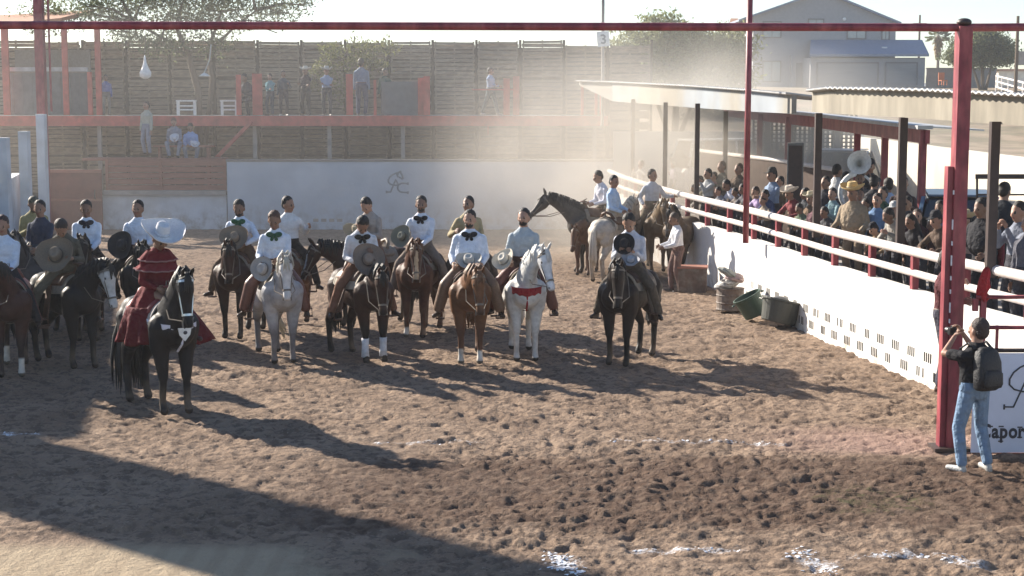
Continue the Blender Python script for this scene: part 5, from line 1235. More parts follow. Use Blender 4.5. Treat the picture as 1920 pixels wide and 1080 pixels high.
S2 = stand('s_cross', lh=(-.10, -.26, .20), rh=(.10, -.24, .16), voxel=.018, nod=8)
S3 = stand('s_phone', lh=(.06, -.30, .46), rh=(-.08, -.30, .44), voxel=.018, nod=8)
S4 = stand('s_deep', lh=(.24, -.50, -.02), rh=(-.20, -.50, .0), lean=42, nod=-14, voxel=.018, apl=(.8, .2, -.4), apr=(-.8, .2, -.4))
S5 = stand('s_one', lh=(.20, -.34, .26), rh=(-.25, .02, -.20), voxel=.018, turn=20, nod=5)
S6 = stand('s_big', lh=(.28, -.30, .02), rh=(-.24, -.36, .05), voxel=.018, belly=.08, wide=1.2, turn=0, nod=4, lean=8)
S7 = stand('s_wave', lh=(.26, -.16, .50), rh=(-.25, -.16, .44), voxel=.018)
sp(1202, 300, 'faint spectator with raised arm at the dusty far rail', S7, -60, (.60, .58, .55), hair=(.2, .15, .1))
sp(1262, 318, 'pale violet shirted spectator far back in the dust under the canopy', S0, -80, (.52, .46, .56), off=3.0)
sp(1327, 263, 'dark haired spectator seen against the cream wall, left of two heads', S0, -30, (.30, .33, .40), Y_=47, z=None)
sp(1361, 263, 'dark haired spectator in white beside the far white van', S0, -70, (.66, .66, .68), Y_=47, z=None)
sp(1326, 316, 'spectator in pale grey shirt holding the rail with bent arms', S3, -60, (.45, .46, .46), off=.7)
sp(1352, 302, 'spectator with light brown hair in an olive shirt behind the rail', S5, -70, (.22, .20, .15), hair=(.14, .08, .04), off=1.5)
sp(1385, 306, 'tall spectator in brown behind the man leaning over the rail', S0, -50, (.15, .11, .08), hair=(.10, .06, .03), off=1.7)
sp(1358, 338, 'spectator in white shirt leaning far over the white rail', S4, -68, (.60, .62, .70), (.07, .07, .09))
sp(1390, 345, 'spectator in dark grey top bent over the rail with crossed arms', S1, -60, (.12, .12, .13))
sp(1414, 350, 'girl in lilac top with brown hair leaning on the rail', S1, -62, (.42, .32, .50), hair=(.05, .03, .02))
sp(1446, 316, 'tall man in slate blue shirt with a dark cap', S2, -60, (.22, .28, .38), hat='cap', hatc=(.06, .055, .05), off=.9)
sp(1478, 352, 'spectator in dark red shirt with a cream cowboy hat', S1, -60, (.20, .05, .055), hat='cowboy', hatc=(.55, .48, .40), off=.5)
sp(1508, 352, 'spectator in charcoal shirt in front of the dark speaker column', S2, -70, (.07, .075, .085), off=1.1)
sp(1530, 372, 'spectator in plum shirt low behind the brown canopy post', S0, -40, (.14, .07, .08), off=.7)
sp(1572, 308, 'musician in white shirt seen from behind left of the tuba', S3, 120, (.66, .66, .66), Y_=34.5, z=None)
sp(1597, 346, 'big man in tan jacket with a tan cowboy hat at the rail', S6, -42, (.30, .235, .165), (.22, .17, .12), hat='cowboy', hatc=(.50, .36, .17), off=.6)
sp(1560, 352, 'spectator in teal shirt behind the big man in tan', S5, -60, (.22, .32, .34), off=1.5)
tub, PT = sp(1613, 322, 'tuba player in dark jacket under the white tuba bell', S3, -10, (.10, .09, .09), Y_=33.0, z=None)
sp(1640, 328, 'dark haired man in black jacket right of the tuba', S0, 150, (.05, .05, .055), Y_=31.5, z=None)
sp(1666, 333, 'man in light blue shirt seen from behind', S0, 170, (.42, .56, .78), Y_=30.0, z=None)
sp(1694, 330, 'long haired woman in black top behind the brown post', S5, -20, (.06, .04, .04), Y_=29.5, z=None, longhair=True)
sp(1645, 362, 'boy in blue shirt with a red scarf', S0, -30, (.14, .24, .42), off=1.3)
sp(1622, 372, 'man in bright blue shirt beside the tan hat', S2, -50, (.16, .28, .50), off=1.7)
sp(1676, 380, 'grey haired man with light cap looking left over the rail', S5, -60, (.24, .24, .22), hat='cap', hatc=(.42, .42, .42), hair=(.3, .28, .27), skin=(.42, .24, .17), off=.8)
sp(1634, 420, 'person in tan sleeves and dark cap leaning low over the rail', S4, -64, (.26, .19, .12), hat='cap', hatc=(.02, .02, .025), off=.45)
sp(1720, 392, 'long haired woman in dark maroon jacket behind the rail', S0, -20, (.055, .025, .028), off=1.1, longhair=True, hair=(.05, .025, .018))
sp(1745, 420, 'seated dark haired spectator right beside the tall red post', S0, -30, (.06, .035, .04), off=1.6)
sp(1837, 372, 'heavy man in black jacket drinking behind the thin canopy post', S6, -58, (.022, .022, .026), (.03, .03, .035), off=.9)
sp(1886, 342, 'large dark haired man in black seen from behind on the right', S6, 140, (.03, .035, .045), off=2.6)
sp(1808, 398, 'spectator with a tan straw hat partly hidden by the red post', S2, -60, (.40, .30, .25), hat='cowboy', hatc=(.50, .40, .24), off=1.3)
sp(1908, 378, 'young man in grey shirt at the right edge raising a hand to his mouth', S3, -60, (.20, .22, .27), off=.6)
sp(1930, 400, 'person in dark shirt cut off by the right edge', S0, -60, (.10, .10, .12), off=.45)
for px, top, lab, ps_, rz_, sh_c, of_ in ((1310, 330, 'spectator in khaki shirt with forearms on the dusty end of the rail', S1, -64, (.33, .30, .22), .5), (1338, 322, 'woman in faded rose blouse behind the man in pale grey', S0, -55, (.40, .25, .24), 1.2),
     (1432, 356, 'spectator in navy shirt leaning between the girl in lilac and the man in slate blue', S1, -62, (.05, .07, .14), .45), (1462, 330, 'spectator in brown jacket behind the cream cowboy hat', S0, -60, (.13, .09, .06), 1.8), (1548, 330, 'dark haired spectator in black behind the brown canopy post', S0, -50, (.04, .04, .05), 2.2),
     (1612, 352, 'spectator in cream shirt between the tan hat and the tuba player', S5, -30, (.55, .50, .42), 2.0), (1655, 350, 'spectator in dark green jacket behind the boy with the red scarf', S0, -40, (.05, .09, .06), 2.1), (1700, 368, 'man in charcoal jacket with folded arms behind the brown post', S2, -40, (.07, .065, .07), 1.9),
     (1762, 376, 'spectator in dusty blue shirt just left of the tall red post', S2, -30, (.16, .22, .30), 2.3), (1860, 392, 'spectator in wine red shirt between the two men in black', S0, -50, (.18, .035, .045), 1.4)):
    sp(px, top, lab, ps_, rz_, sh_c, off=of_)
for px, top, lab, ps_, rz_, sh_c, of_, kw in (
     (1298, 348, 'crouching spectator in sand coloured shirt behind the dusty rail end', S4, -70, (.34, .29, .22), .45, {}),
     (1344, 372, 'child in grey top peeking between the two white rails', S1, -60, (.24, .24, .26), .42, {}),
     (1376, 352, 'spectator in taupe sweater squeezed between the leaning men', S1, -62, (.20, .17, .15), .7, {}),
     (1428, 376, 'small child in beige leaning on the lower rail beside the girl in lilac', S1, -60, (.36, .30, .24), .42, {}),
     (1496, 392, 'child in dull green top right of the dark red shirt', S1, -58, (.12, .16, .11), .42, {}),
     (1519, 362, 'spectator with straw hat in brown shirt behind the child in dull green', S2, -50, (.18, .12, .08), 1.0, dict(hat='cowboy', hatc=(.46, .40, .28))),
     (1543, 388, 'spectator in faded black shirt left of the big man in tan', S1, -60, (.07, .07, .075), .42, {}),
     (1660, 392, 'spectator in oatmeal sweater bent over the rail beside the grey haired man', S4, -64, (.34, .31, .27), .45, {}),
     (1704, 402, 'woman in black dress leaning on the rail left of the maroon jacket', S1, -60, (.03, .028, .032), .45, dict(longhair=True)),
     (1752, 398, 'man with dark cap in brown jacket close to the tall red post', S1, -60, (.11, .075, .055), .5, dict(hat='cap', hatc=(.03, .03, .035))),
     (1590, 322, 'musician in white shirt standing left of the tuba bell', S3, 100, (.62, .62, .64), 4.2, {}),
     (1632, 300, 'musician in dark cap just right of the tuba bell', S3, -20, (.06, .06, .07), 4.6, dict(hat='cap', hatc=(.02, .02, .03)))):
    sp(px, top, lab, ps_, rz_, sh_c, off=of_, **kw)
# tuba
tb = empty('tuba', (0, 0, 0), 0, 'big white sousaphone with its bell facing the camera above the player', 'tuba')
c_ = AY(1611, 305, 32.6); M = Matrix.Translation(c_) @ Matrix.Rotation(R(-12), 4, 'Z') @ Matrix.Rotation(R(82), 4, 'X')
q = MB().lathe([(.05, -.50), (.055, -.35), (.075, -.22), (.11, -.12), (.17, -.03), (.235, .04), (.242, .05), (.23, .045), (.15, -.05), (.085, -.16), (.05, -.34), (.02, -.50)], (0, 0, 0), 28); q.xf(M); q.build('bell', M_('plastic_white'), tb, smooth=True)
q = MB(); pts = [c_+Vector((.0, .42, -.02)), c_+Vector((-.02, .5, -.25))]
for i in range(20): a = R(100+i*17); pts.append(c_+Vector((.34*math.cos(a)+.02, .25+.0*i, -.62+.38*math.sin(a))))
q.tube(pts, [.05]*2+[.055-.0015*i for i in range(20)], 8); q.build('tubing', M_('plastic_white'), tb, smooth=True)
# people on the deck
DG = 'people on the viewing deck'
def dp(px, top, Y_, label, pose, rz, shirt, trousers=(.05, .05, .07), zf=None, **k):
    a = AY(px, top, Y_); ht = pose['HM'] @ Vector((0, 0, .83)); z0 = DZ-.015 if zf is None else zf
    s = min(1.12, max(.8, (a.z-z0)/ht.z)); q = Matrix.Rotation(R(rz), 3, 'Z') @ Vector((ht.x, ht.y, 0))*s
    return person(label, (a.x-q.x, a.y-q.y, z0), R(rz), pose, shirt, trousers, group=DG, scale=s, **k)
dp(920, 126, 55.0, 'man in pale grey blue shirt walking along the deck with folded arms', stand('walk', lh=(-.04, -.26, .18), rh=(.14, -.26, .14), lf=(.08, -.26, -.84), rf_=(-.08, .32, -.82), voxel=.018), 60, (.34, .42, .55), (.11, .15, .16), boots=(.4, .36, .33))
dp(677, 100, 55.4, 'tall man in slate blue shirt and navy trousers seen from behind on the deck', S0, 170, (.17, .22, .30), (.05, .065, .12), boots=(.1, .1, .1))
dp(722, 128, 56.2, 'person in dark green behind the tall man on the deck', S5, 30, (.05, .10, .08), hair=(.05, .05, .04))
D4 = stand('sitlean', hipz=.62, lf=(.14, -.30, -.56), rf_=(-.14, -.26, -.56), lh=(.16, -.36, .06), rh=(-.16, -.36, .06), lean=22, nod=10, voxel=.018)
dp(612, 126, 55.2, 'man with grey hat and navy and pale blue jersey on the deck', S2, 6, (.22, .30, .44), (.06, .065, .07), hat='cowboy', hatc=(.40, .40, .38), boots=(.2, .18, .16))
dp(572, 126, 55.2, 'man with light hat in dark brown jacket on the deck', S2, -10, (.07, .055, .06), (.06, .055, .05), hat='cowboy', hatc=(.55, .52, .46))
dp(531, 132, 55.4, 'person in dark slate clothes beside the teal shirt on the deck', S5, 10, (.07, .09, .11), (.05, .05, .06), boots=(.5, .5, .48))
dp(505, 138, 55.2, 'person in teal shirt by the wide red deck post', S2, -20, (.13, .30, .34), (.06, .08, .10))
dp(456, 138, 55.5, 'man in black crouching by the white table on the deck', stand('crouch', hipz=.55, lf=(.16, -.24, -.50), rf_=(-.16, -.20, -.50), lh=(.10, -.40, .10), rh=(-.20, -.36, .06), lean=20, voxel=.018), -30, (.04, .045, .06), (.03, .035, .05))
dp(198, 145, 55.6, 'person in royal blue shirt in the shade of the deck', S0, 15, (.10, .14, .36), (.16, .16, .15))
# people under the deck, left
sg_ = AY(272, 300, 53.0).z
LG = 'people on the plank gate under the deck'
def lp(px, top, label, pose, rz, shirt, trousers, **k):
    a = AY(px, top, 53); ht = pose['HM'] @ Vector((0, 0, .83)); s = 1.0; q = Matrix.Rotation(R(rz), 3, 'Z') @ Vector((ht.x, ht.y, 0))
    return person(label, (a.x-q.x, a.y-q.y, a.z-ht.z), R(rz), pose, shirt, trousers, group=LG, **k)
lp(274, 190, 'man in pale olive shirt standing sideways on the plank gate', S0, -30, (.40, .42, .36), (.22, .25, .32))
D5 = stand('sit', hipz=.50, lf=(.14, -.42, -.44), rf_=(-.14, -.40, -.44), lh=(.12, -.34, .06), rh=(-.14, -.32, .06), lean=12, nod=16, voxel=.018)
s1, _ = lp(325, 222, 'seated man in grey blue shirt with a white hat on his lap under the deck', D5, 5, (.22, .25, .32), (.20, .24, .32), hair=(.12, .05, .035))
s2, _ = lp(357, 232, 'seated man in bright blue shirt with a white hat on his lap under the deck', D5, 12, (.20, .34, .62), (.16, .18, .22))
held_hat('white hat on the lap of the seated man in grey blue', 'cowboy', s1, (.05, -.38, .64), (55, 0, -10), (.62, .64, .68))
held_hat('white hat on the lap of the seated man in bright blue', 'cowboy', s2, (.12, -.40, .60), (35, 10, 0), (.62, .64, .68))
bn = tag(MB().box((AY(345, 300, 53).x, 53.1, s1.location.z+.36), (2.0, .35, .06)).box((AY(345, 300, 53).x-.8, 53.1, (s1.location.z+.3)/2), (.08, .3, s1.location.z+.33)).box((AY(345, 300, 53).x+.8, 53.1, (s1.location.z+.3)/2), (.08, .3, s1.location.z+.33)).build('bench', M_('plank_red')), 'wooden bench under the two seated men below the deck', 'bench')
MB_pl = tag(MB().box((AY(290, 300, 53).x, 53.2, s1.location.z-.06), (4.6, 1.2, .08)).build('plank_walkway', M_('plank_red')), 'plank walkway behind the reddish gate', 'walkway')
MB_pl.data.transform(Matrix.Identity(4))
# ================================================================== TREES
def tree(label, name, base, trunks, blobs, leaves, lsize, lcol, group=None, twig=True, lspread=.25, seed=1):
    rnd = random.Random(seed); rs = np.random.RandomState(seed)
    e = empty(name, base, 0, label, 'tree', group)
    mb = MB(); tips = []
    for pts, r0, r1 in trunks:
        pts = [Vector(p) for p in pts]; mb.tube(pts, [r0+(r1-r0)*i/(len(pts)-1) for i in range(len(pts))], 8); tips.append(pts[-1])
    for (c_, r_) in blobs:
        c_ = Vector(c_); s = min(tips, key=lambda t: (t-c_).length)
        mb.tube([s, s.lerp(c_, .5)+Vector((rnd.uniform(-.2, .2), rnd.uniform(-.2, .2), .15)), c_], [.06, .04, .02], 6)
        for _ in range(7):
            d = Vector((rnd.gauss(0, 1), rnd.gauss(0, 1), rnd.gauss(.3, 1))).normalized(); t_ = c_+Vector((d.x*r_[0], d.y*r_[1], d.z*r_[2]))*.85
            mb.tube([c_, c_.lerp(t_, .5)+Vector((0, 0, -.05)), t_], [.022, .014, .006], 4)
    mb.build('trunk', M_('bark'), e, smooth=True)
    tot = sum(r_[0]*r_[2] for _, r_ in blobs); V = []; 
    for (c_, r_) in blobs:
        k = int(leaves*r_[0]*r_[2]/tot); nc = max(6, int(k/26)); cen = rs.normal(size=(nc, 3)); cen /= np.linalg.norm(cen, axis=1)[:, None]; cen *= (rs.rand(nc, 1)**.45)
        idx = rs.randint(0, nc, k); p = np.array(c_)+cen[idx]*np.array(r_)+rs.normal(size=(k, 3))*lspread*np.array([1, 1, .6]); V.append(p)
    P_ = np.concatenate(V); k = len(P_); a = rs.normal(size=(k, 3)); a /= np.linalg.norm(a, axis=1)[:, None]; b_ = np.cross(a, rs.normal(size=(k, 3))); b_ /= np.linalg.norm(b_, axis=1)[:, None]
    s = lsize*rs.uniform(.5, 1.4, (k, 1)); q = np.stack([P_-a*s, P_+b_*s*.35, P_+a*s, P_-b_*s*.35], 1).reshape(-1, 3)
    me = bpy.data.meshes.new('crown'); me.vertices.add(len(q)); me.vertices.foreach_set('co', q.astype(np.float32).ravel())
    me.loops.add(k*4); me.loops.foreach_set('vertex_index', np.arange(k*4, dtype=np.int32)); me.polygons.add(k)
    me.polygons.foreach_set('loop_start', np.arange(0, k*4, 4, dtype=np.int32)); me.polygons.foreach_set('loop_total', np.full(k, 4, np.int32)); me.materials.append(M_('leaf')); me.update(calc_edges=True)
    link('crown', me, e, lcol); return e
# mesquite left, in front of the pallets
b0 = AY(370, 216, 56.6)
def tp(px, py, dy=0): v = AY(px, py, 56.6+dy)-b0; return (v.x, v.y, v.z)
tree('big airy mesquite tree growing through the left of the deck', 'mesquite_tree', b0,
     [([(0, 0, -3.5), tp(372, 170), tp(352, 100), tp(330, 50)], .16, .07), ([(0, 0, -3), tp(398, 150), tp(388, 95), tp(410, 40)], .10, .05), ([tp(355, 110), tp(320, 80), tp(250, 40)], .07, .04), ([tp(390, 100), tp(440, 50), tp(480, 20)], .06, .03)],
     [(tp(110, 30, .6), (1.6, 1, .7)), (tp(190, 14, 0), (1.6, 1, .8)), (tp(280, 0, .3), (1.8, 1.2, .9)), (tp(360, -20), (1.9, 1.2, 1.0)), (tp(350, 35, .3), (1.6, 1, .7)), (tp(440, 18), (1.5, 1, .8)), (tp(520, 22, .2), (1.1, .8, .5)), (tp(300, 80, -.4), (1.1, .7, .55)), (tp(400, 84, -.4), (1.0, .7, .5)), (tp(240, 60), (1.2, .8, .5)), (tp(560, 8), (.7, .5, .25)), (tp(470, -30), (1.5, 1, .8)), (tp(200, -40), (2.0, 1, .8))],
     20000, .070, (.16, .18, .09), seed=3, lspread=.22)
b0 = AY(650, 216, 57.6)
tree('yellow green bush growing up the pallet fence behind the tall man', 'climbing_bush', b0, [([(0, 0, -.4), (.1, 0, 1), (-.1, 0, 2)], .05, .02), ([(.2, 0, -.4), (.7, 0, 1.2)], .04, .02)],
     [((v[0], v[1], v[2]), r_) for v, r_ in [(AY(620, 120, 57.6)-b0, (.7, .3, .7)), (AY(660, 95, 57.6)-b0, (1.0, .3, .45)), (AY(700, 125, 57.6)-b0, (.6, .3, .6)), (AY(590, 150, 57.6)-b0, (.4, .3, .5)), (AY(720, 90, 57.6)-b0, (.7, .3, .3)), (AY(640, 170, 57.6)-b0, (.6, .3, .5))]],
     3200, .07, (.15, .16, .05), seed=5, lspread=.15)
b0 = AY(1265, 200, 72)
def t2(px, py, dy=0): v = AY(px, py, 72+dy)-b0; return (v.x, v.y, v.z)
tree('pale dusty mesquite tree behind the far canopy', 'mesquite_tree', b0, [([(0, 0, -3), t2(1268, 160), t2(1250, 110)], .2, .08), ([(0, 0, -2), t2(1320, 130)], .14, .06), ([(0, 0, -2), t2(1210, 130)], .12, .05)],
     [(t2(1200, 100), (1.6, 1.2, 1.2)), (t2(1370, 90), (1.3, 1.2, 1.1)), (t2(1350, 145), (1.6, 1.2, 1.0)), (t2(1250, 85), (1.9, 1.2, 1.1)), (t2(1310, 90), (1.7, 1.2, .9)), (t2(1350, 110), (1.1, 1, .9)), (t2(1230, 130), (2.0, 1.2, .9)), (t2(1300, 140), (2.0, 1.2, .8)), (t2(1180, 130), (1.4, 1, .8)), (t2(1230, 35), (1.1, .8, .15)), (t2(1330, 165), (1.6, 1, .6))], 26000, .12, (.24, .26, .13), seed=8, lspread=.25)
b0 = AY(1845, 150, 158)
def t3(px, py, dy=0): v = AY(px, py, 158+dy)-b0; return (v.x, v.y, v.z)
tree('round dense olive green tree standing behind the grey garden wall', 'desert_tree', b0, [([(0, 0, -2.5), t3(1842, 128), t3(1835, 105)], .22, .1), ([(0, 0, -2), t3(1862, 110)], .18, .08), ([(0, 0, -2), t3(1820, 112)], .18, .08)],
     [(t3(1815, 95), (2.0, 2, 1.6)), (t3(1845, 82), (2.2, 2, 1.4)), (t3(1872, 98), (2.0, 2, 1.2)), (t3(1830, 72), (1.6, 1.5, .8)), (t3(1892, 108), (1.0, 1, .6)), (t3(1795, 108), (1.4, 1.2, .9)), (t3(1850, 108), (2.4, 2, .9))], 20000, .17, (.14, .16, .075), seed=9, lspread=.35)
b0 = AY(1330, 232, 125)
def t4(px, py, dy=0): v = AY(px, py, 125+dy)-b0; return (v.x, v.y, v.z)
tree('low dark scrub tree on the slope seen under the far canopy', 'desert_tree', b0, [([(0, 0, -1), t4(1335, 220)], .15, .06)], [(t4(1330, 215), (2.2, 1.5, .9)), (t4(1375, 222), (1.6, 1.2, .7)), (t4(1290, 222), (1.4, 1.2, .6))], 3500, .12, (.12, .11, .06), seed=10)
# palm
pY = 230; b0 = AY(1757, 150, pY); e = empty('palm_tree', b0, 0, 'single fan palm with a skirt of dry fronds beyond the garage', 'tree')
tpz = (AY(1757, 82, pY)-b0).z; topz = (AY(1757, 68, pY)-b0).z
MB().tube([(0, 0, -4), (.05, 0, tpz*.5), (0, 0, topz)], [.28, .2, .22], 8).build('trunk', M_('bark'), e)
rnd = random.Random(4)
fr_ = MB(); dry = MB()
for i in range(70):
    a = rnd.random()*6.28; el = rnd.uniform(-.5, 1.4); L_ = rnd.uniform(1.1, 1.8); d = Vector((math.cos(a)*math.cos(el), math.sin(a)*math.cos(el), math.sin(el)))
    c_ = Vector((0, 0, topz))+d*.7; side = d.cross(Vector((0, 0, 1))).normalized()
    for k in range(9):
        t_ = (k-4)/4; dd = (d+side*t_*.9+Vector((0, 0, -.25*abs(t_)))).normalized(); e1 = c_+dd*L_*.7*(1-.25*abs(t_)); fr_.add([c_-side*.03, c_+side*.03, e1+side*.02, e1+Vector((0, 0, -.12))], [(0, 1, 2, 3)])
for i in range(150):
    a = rnd.random()*6.28; z_ = topz-rnd.random()**.8*(topz-tpz+1.9); r_ = .25+.75*max(0, (z_-(tpz-1.9))/(topz-tpz+1.9)); p = Vector((math.cos(a)*.2, math.sin(a)*.2, z_+.3)); q = Vector((math.cos(a)*r_, math.sin(a)*r_, z_-.5)); s = Vector((-math.sin(a), math.cos(a), 0))*.10
    dry.add([p-s*.4, p+s*.4, q+s*1.6, q-s*1.6], [(0, 1, 2, 3)])
fr_.build('crown', M_('leaf'), e, color=(.12, .13, .05)); dry.build('dry_skirt', M_('leaf'), e, color=(.30, .20, .10))

# ================================================================== VEHICLES
def car(label, loc, rz, col_, kind='sedan', scale=1.0):
    e = empty('parked_car', loc, R(rz), label, 'car' if kind != 'pickup' else 'pickup', 'vehicles parked behind the stand'); e.scale = (scale,)*3
    L_, W_, = (4.6, 1.78) if kind != 'pickup' else (5.4, 1.95); hb = .88 if kind == 'sedan' else 1.05; hc = 1.46 if kind == 'sedan' else 1.85
    if kind == 'van': hb = 1.15; hc = 1.95
    def sec(x, zt, w_, zb=.28): 
        return [Vector((x, -w_, zb)), Vector((x, -w_-.02, zb+.3)), Vector((x, -w_, zt-.1)), Vector((x, -w_+.08, zt)), Vector((x, w_-.08, zt)), Vector((x, w_, zt-.1)), Vector((x, w_+.02, zb+.3)), Vector((x, w_, zb))]
    w2 = W_/2; body = [sec(-L_/2, hb-.22, w2-.10, .4), sec(-L_/2+.12, hb-.06, w2-.03), sec(-L_/4, hb, w2), sec(L_/4, hb, w2), sec(L_/2-.4, hb-.10, w2-.02), sec(L_/2-.06, hb-.24, w2-.08), sec(L_/2, hb-.34, w2-.14, .4)]
    MB().rings(body).build('body', M_('car_paint'), e, smooth=False, color=col_, bevel=.015)
    c0, c1, c2_, c3 = {'sedan': (-1.95, -1.25, .35, 1.05), 'pickup': (-.75, -.55, .75, 1.35), 'van': (-2.2, -2.0, 1.0, 1.7)}[kind]
    cab = [sec(c0, hb+.01, w2-.08, hb-.05), sec(c1, hc-.03, w2-.22, hb-.05), sec(c2_, hc, w2-.22, hb-.05), sec(c3, hb+.01, w2-.08, hb-.05)]
    MB().rings(cab).build('cabin', M_('dark_glass'), e, bevel=.02)
    MB().poly([(c1-.03, -(w2-.30), hc), (c2_+.03, -(w2-.30), hc+.02), (c2_+.03, w2-.30, hc+.02), (c1-.03, w2-.30, hc)], (0, 0, .035)).build('roof', M_('car_paint'), e, color=col_)
    for s in (-1, 1):
        q = MB()
        for xa, za, xb, zb in ((c0+.02, hb, c1, hc-.02), (c3-.02, hb, c2_, hc-.02), ((c1+c2_)/2, hb, (c1+c2_)/2, hc)): q.bar((xa, s*(w2-.07), za), (xb, s*(w2-.21), zb), .07, .05)
        q.build('pillar', M_('car_paint'), e, color=col_)
        for x_ in (-L_/2+.85, L_/2-.85):
            y_ = s*(w2-.08); w_ = empty('wheel', (x_, y_, .33)); w_.parent = e
            MB().tube([(0, -.11, 0), (0, .11, 0)], .33, 20).build('tyre', M_('rubber'), w_); MB().tube([(0, -.118, 0), (0, .118, 0)], .2, 14).build('rim', M_('tin'), w_)
        MB().ell((L_/2-.06, s*(w2-.35), hb-.38), (.06, .18, .08)).build('headlight', M_('glass'), e); MB().box((-L_/2+.03, s*(w2-.25), hb-.3), (.06, .2, .12)).build('tail_light', M_('red_steel'), e)
        MB().box((c3-.35, s*(w2+.06), hb+.06), (.12, .14, .12)).build('mirror', M_('car_paint'), e, color=col_)
    return e
a = AY(1742, 440, 31.5); car('steel blue sedan parked right behind the spectators', (8.75, 31.5, .9), 78, (.10, .16, .25), scale=1.0)
car('dark navy pickup parked in front of the breeze block wall', (AY(1572, 300, 46).x, 46, .9), 62, (.035, .05, .09), 'pickup', scale=.98)
car('grey brown car parked behind the red post by the breeze blocks', (AY(1450, 300, 47).x, 47.3, .9), 20, (.16, .14, .12))
car('white van parked by the far cream wall', (AY(1398, 290, 52).x, 52.8, .9), 15, (.70, .70, .70), 'van')
car('dark teal car behind the heavy man in black', (9.9, 25.2, .9), 70, (.03, .06, .07))
# speaker column
a = AY(1492, 268, 34); e = empty('speaker_column', (a.x, 34, .98), R(-10), 'tall dark grey green loudspeaker column among the spectators', 'speaker'); hgt = a.z-.98
MB().box((0, 0, hgt/2+.5), (.34, .34, hgt-1.0)).build('cabinet', M_('tin_dark'), e, bevel=.01); MB().box((0, -.178, hgt/2+.5), (.28, .012, hgt-1.1)).build('grille', M_('brown_steel'), e)
MB().tube([(0, 0, 0), (0, 0, 1.0)], .03, 8).build('stand_pole', M_('brown_steel'), e)
for k in range(3): MB().bar((0, 0, .5), (.4*math.cos(k*2.1), .4*math.sin(k*2.1), .02), .03).build('leg', M_('brown_steel'), e)
# window-like metal rack on the right
e = empty('metal_rack', (0, 0, 0), 0, 'thin dark metal rack in front of the cream wall at the right', 'rack')
q = [AY(1832, 331, 27), AY(1930, 331, 26), AY(1930, 365, 26), AY(1832, 365, 27)]
for i in range(4): MB().bar(q[i], q[(i+1) % 4], .03 if i else .08).build('bar', M_('brown_steel'), e)
for p in (q[2], q[3]): MB().bar(p, (p.x, p.y, .95), .03).build('leg', M_('brown_steel'), e)

# ================================================================== THINGS ALONG THE FOOT OF THE WALL
p = G(1372, 584, 0); s = 3000/p.y
e = empty('barrel', (p.x, p.y+.25, 0), R(15), 'dusty brown steel barrel with rubbish piled on its lid', 'barrel')
mat('rusty', (.17, .135, .11), rough=.7, nscale=5, namt=.3, col2=(.12, .08, .06))
MB().lathe([(.001, 0), (.27, 0), (.285, .02), (.275, .05), (.275, .14), (.287, .155), (.275, .17), (.275, .29), (.287, .305), (.275, .32), (.275, .42), (.287, .44), (.275, .445), (.001, .44)], (0, 0, 0), 24).build('drum', M_('rusty'), e, smooth=False)
e2 = empty('sack_pile', (p.x-.02, p.y+.25, .44), 0, 'crumpled grey sacks and sheet heaped on top of the barrel', 'sacks')
for i, (x_, z_, r_) in enumerate(((-.05, .08, (.26, .22, .10)), (.10, .20, (.20, .20, .10)), (-.02, .30, (.24, .2, .07)))):
    q = MB(); q.ell((0, 0, 0), r_, None, 16, 10); rr_ = random.Random(i); q.v = [(v[0]*(1+rr_.uniform(-.12, .12)), v[1]*(1+rr_.uniform(-.12, .12)), v[2]*(1+rr_.uniform(-.25, .25))) for v in q.v]
    q.build('sack', M_('plastic_obj'), e2, smooth=False, color=((.30, .28, .25), (.35, .24, .22), (.24, .25, .22))[i], loc=(x_, 0, z_), rot=(0, R(-14+20*i), 0))
p = G(1296, 548, 0)
e = empty('crate', (p.x+.05, p.y+.2, 0), R(-8), 'dark grey brown crate with a red top edge against the wall', 'crate')
MB().box((0, 0, .26), (.62, .5, .52)).build('box', M_('rusty'), e, bevel=.02); MB().box((0, 0, .54), (.66, .54, .035)).build('lid', M_('plank_red'), e)
for x_ in (-.2, .0, .2): MB().box((x_, -.258, .26), (.03, .02, .5)).build('slat', M_('rusty'), e)
def tub(label, hoof, tilt, rz, col_, R_=.30, H_=.40, name='tub'):
    e = empty(name, (hoof.x, hoof.y, 0), R(rz), label, 'tub'); q = MB().lathe([(.001, 0), (R_*.78, 0), (R_*.84, .02), (R_*.98, H_*.9), (R_*1.06, H_*.92), (R_*1.06, H_), (R_*.96, H_), (R_*.80, .04), (.001, .035)], (0, 0, 0), 28)
    q.xf(Matrix.Rotation(R(tilt), 4, 'Y')); mz = min(v[2] for v in q.v); q.v = [(v[0], v[1], v[2]-mz) for v in q.v]; q.build('bucket', M_('plastic_obj'), e, smooth=False, color=col_)
    for s in (-1, 1): 
        h_ = MB().tube([Vector((s*R_*1.03, -.06, H_*.86)), Vector((s*R_*1.22, -.05, H_*.84)), Vector((s*R_*1.22, .05, H_*.84)), Vector((s*R_*1.03, .06, H_*.86))], .012, 6); h_.xf(Matrix.Rotation(R(tilt), 4, 'Y')); h_.v = [(v[0], v[1], v[2]-mz) for v in h_.v]; h_.build('handle', M_('plastic_obj'), e, color=col_)
    return e
tub('green plastic tub tipped against the big grey tub', G(1418, 600), -28, 0, (.03, .065, .042), .27, .42)
tub('large dark grey rubber tub leaning by the white wall', G(1458, 612), 14, 20, (.055, .058, .048), .38, .44)
e = tag(MB().tube([G(1404, 560)+Vector((.15, .2, 0)), G(1404, 560)+Vector((.30, .25, .62))], .018, 6).build('short_pole', M_('bark')), 'short grey stake leaning on the white wall above the tubs', 'stake')
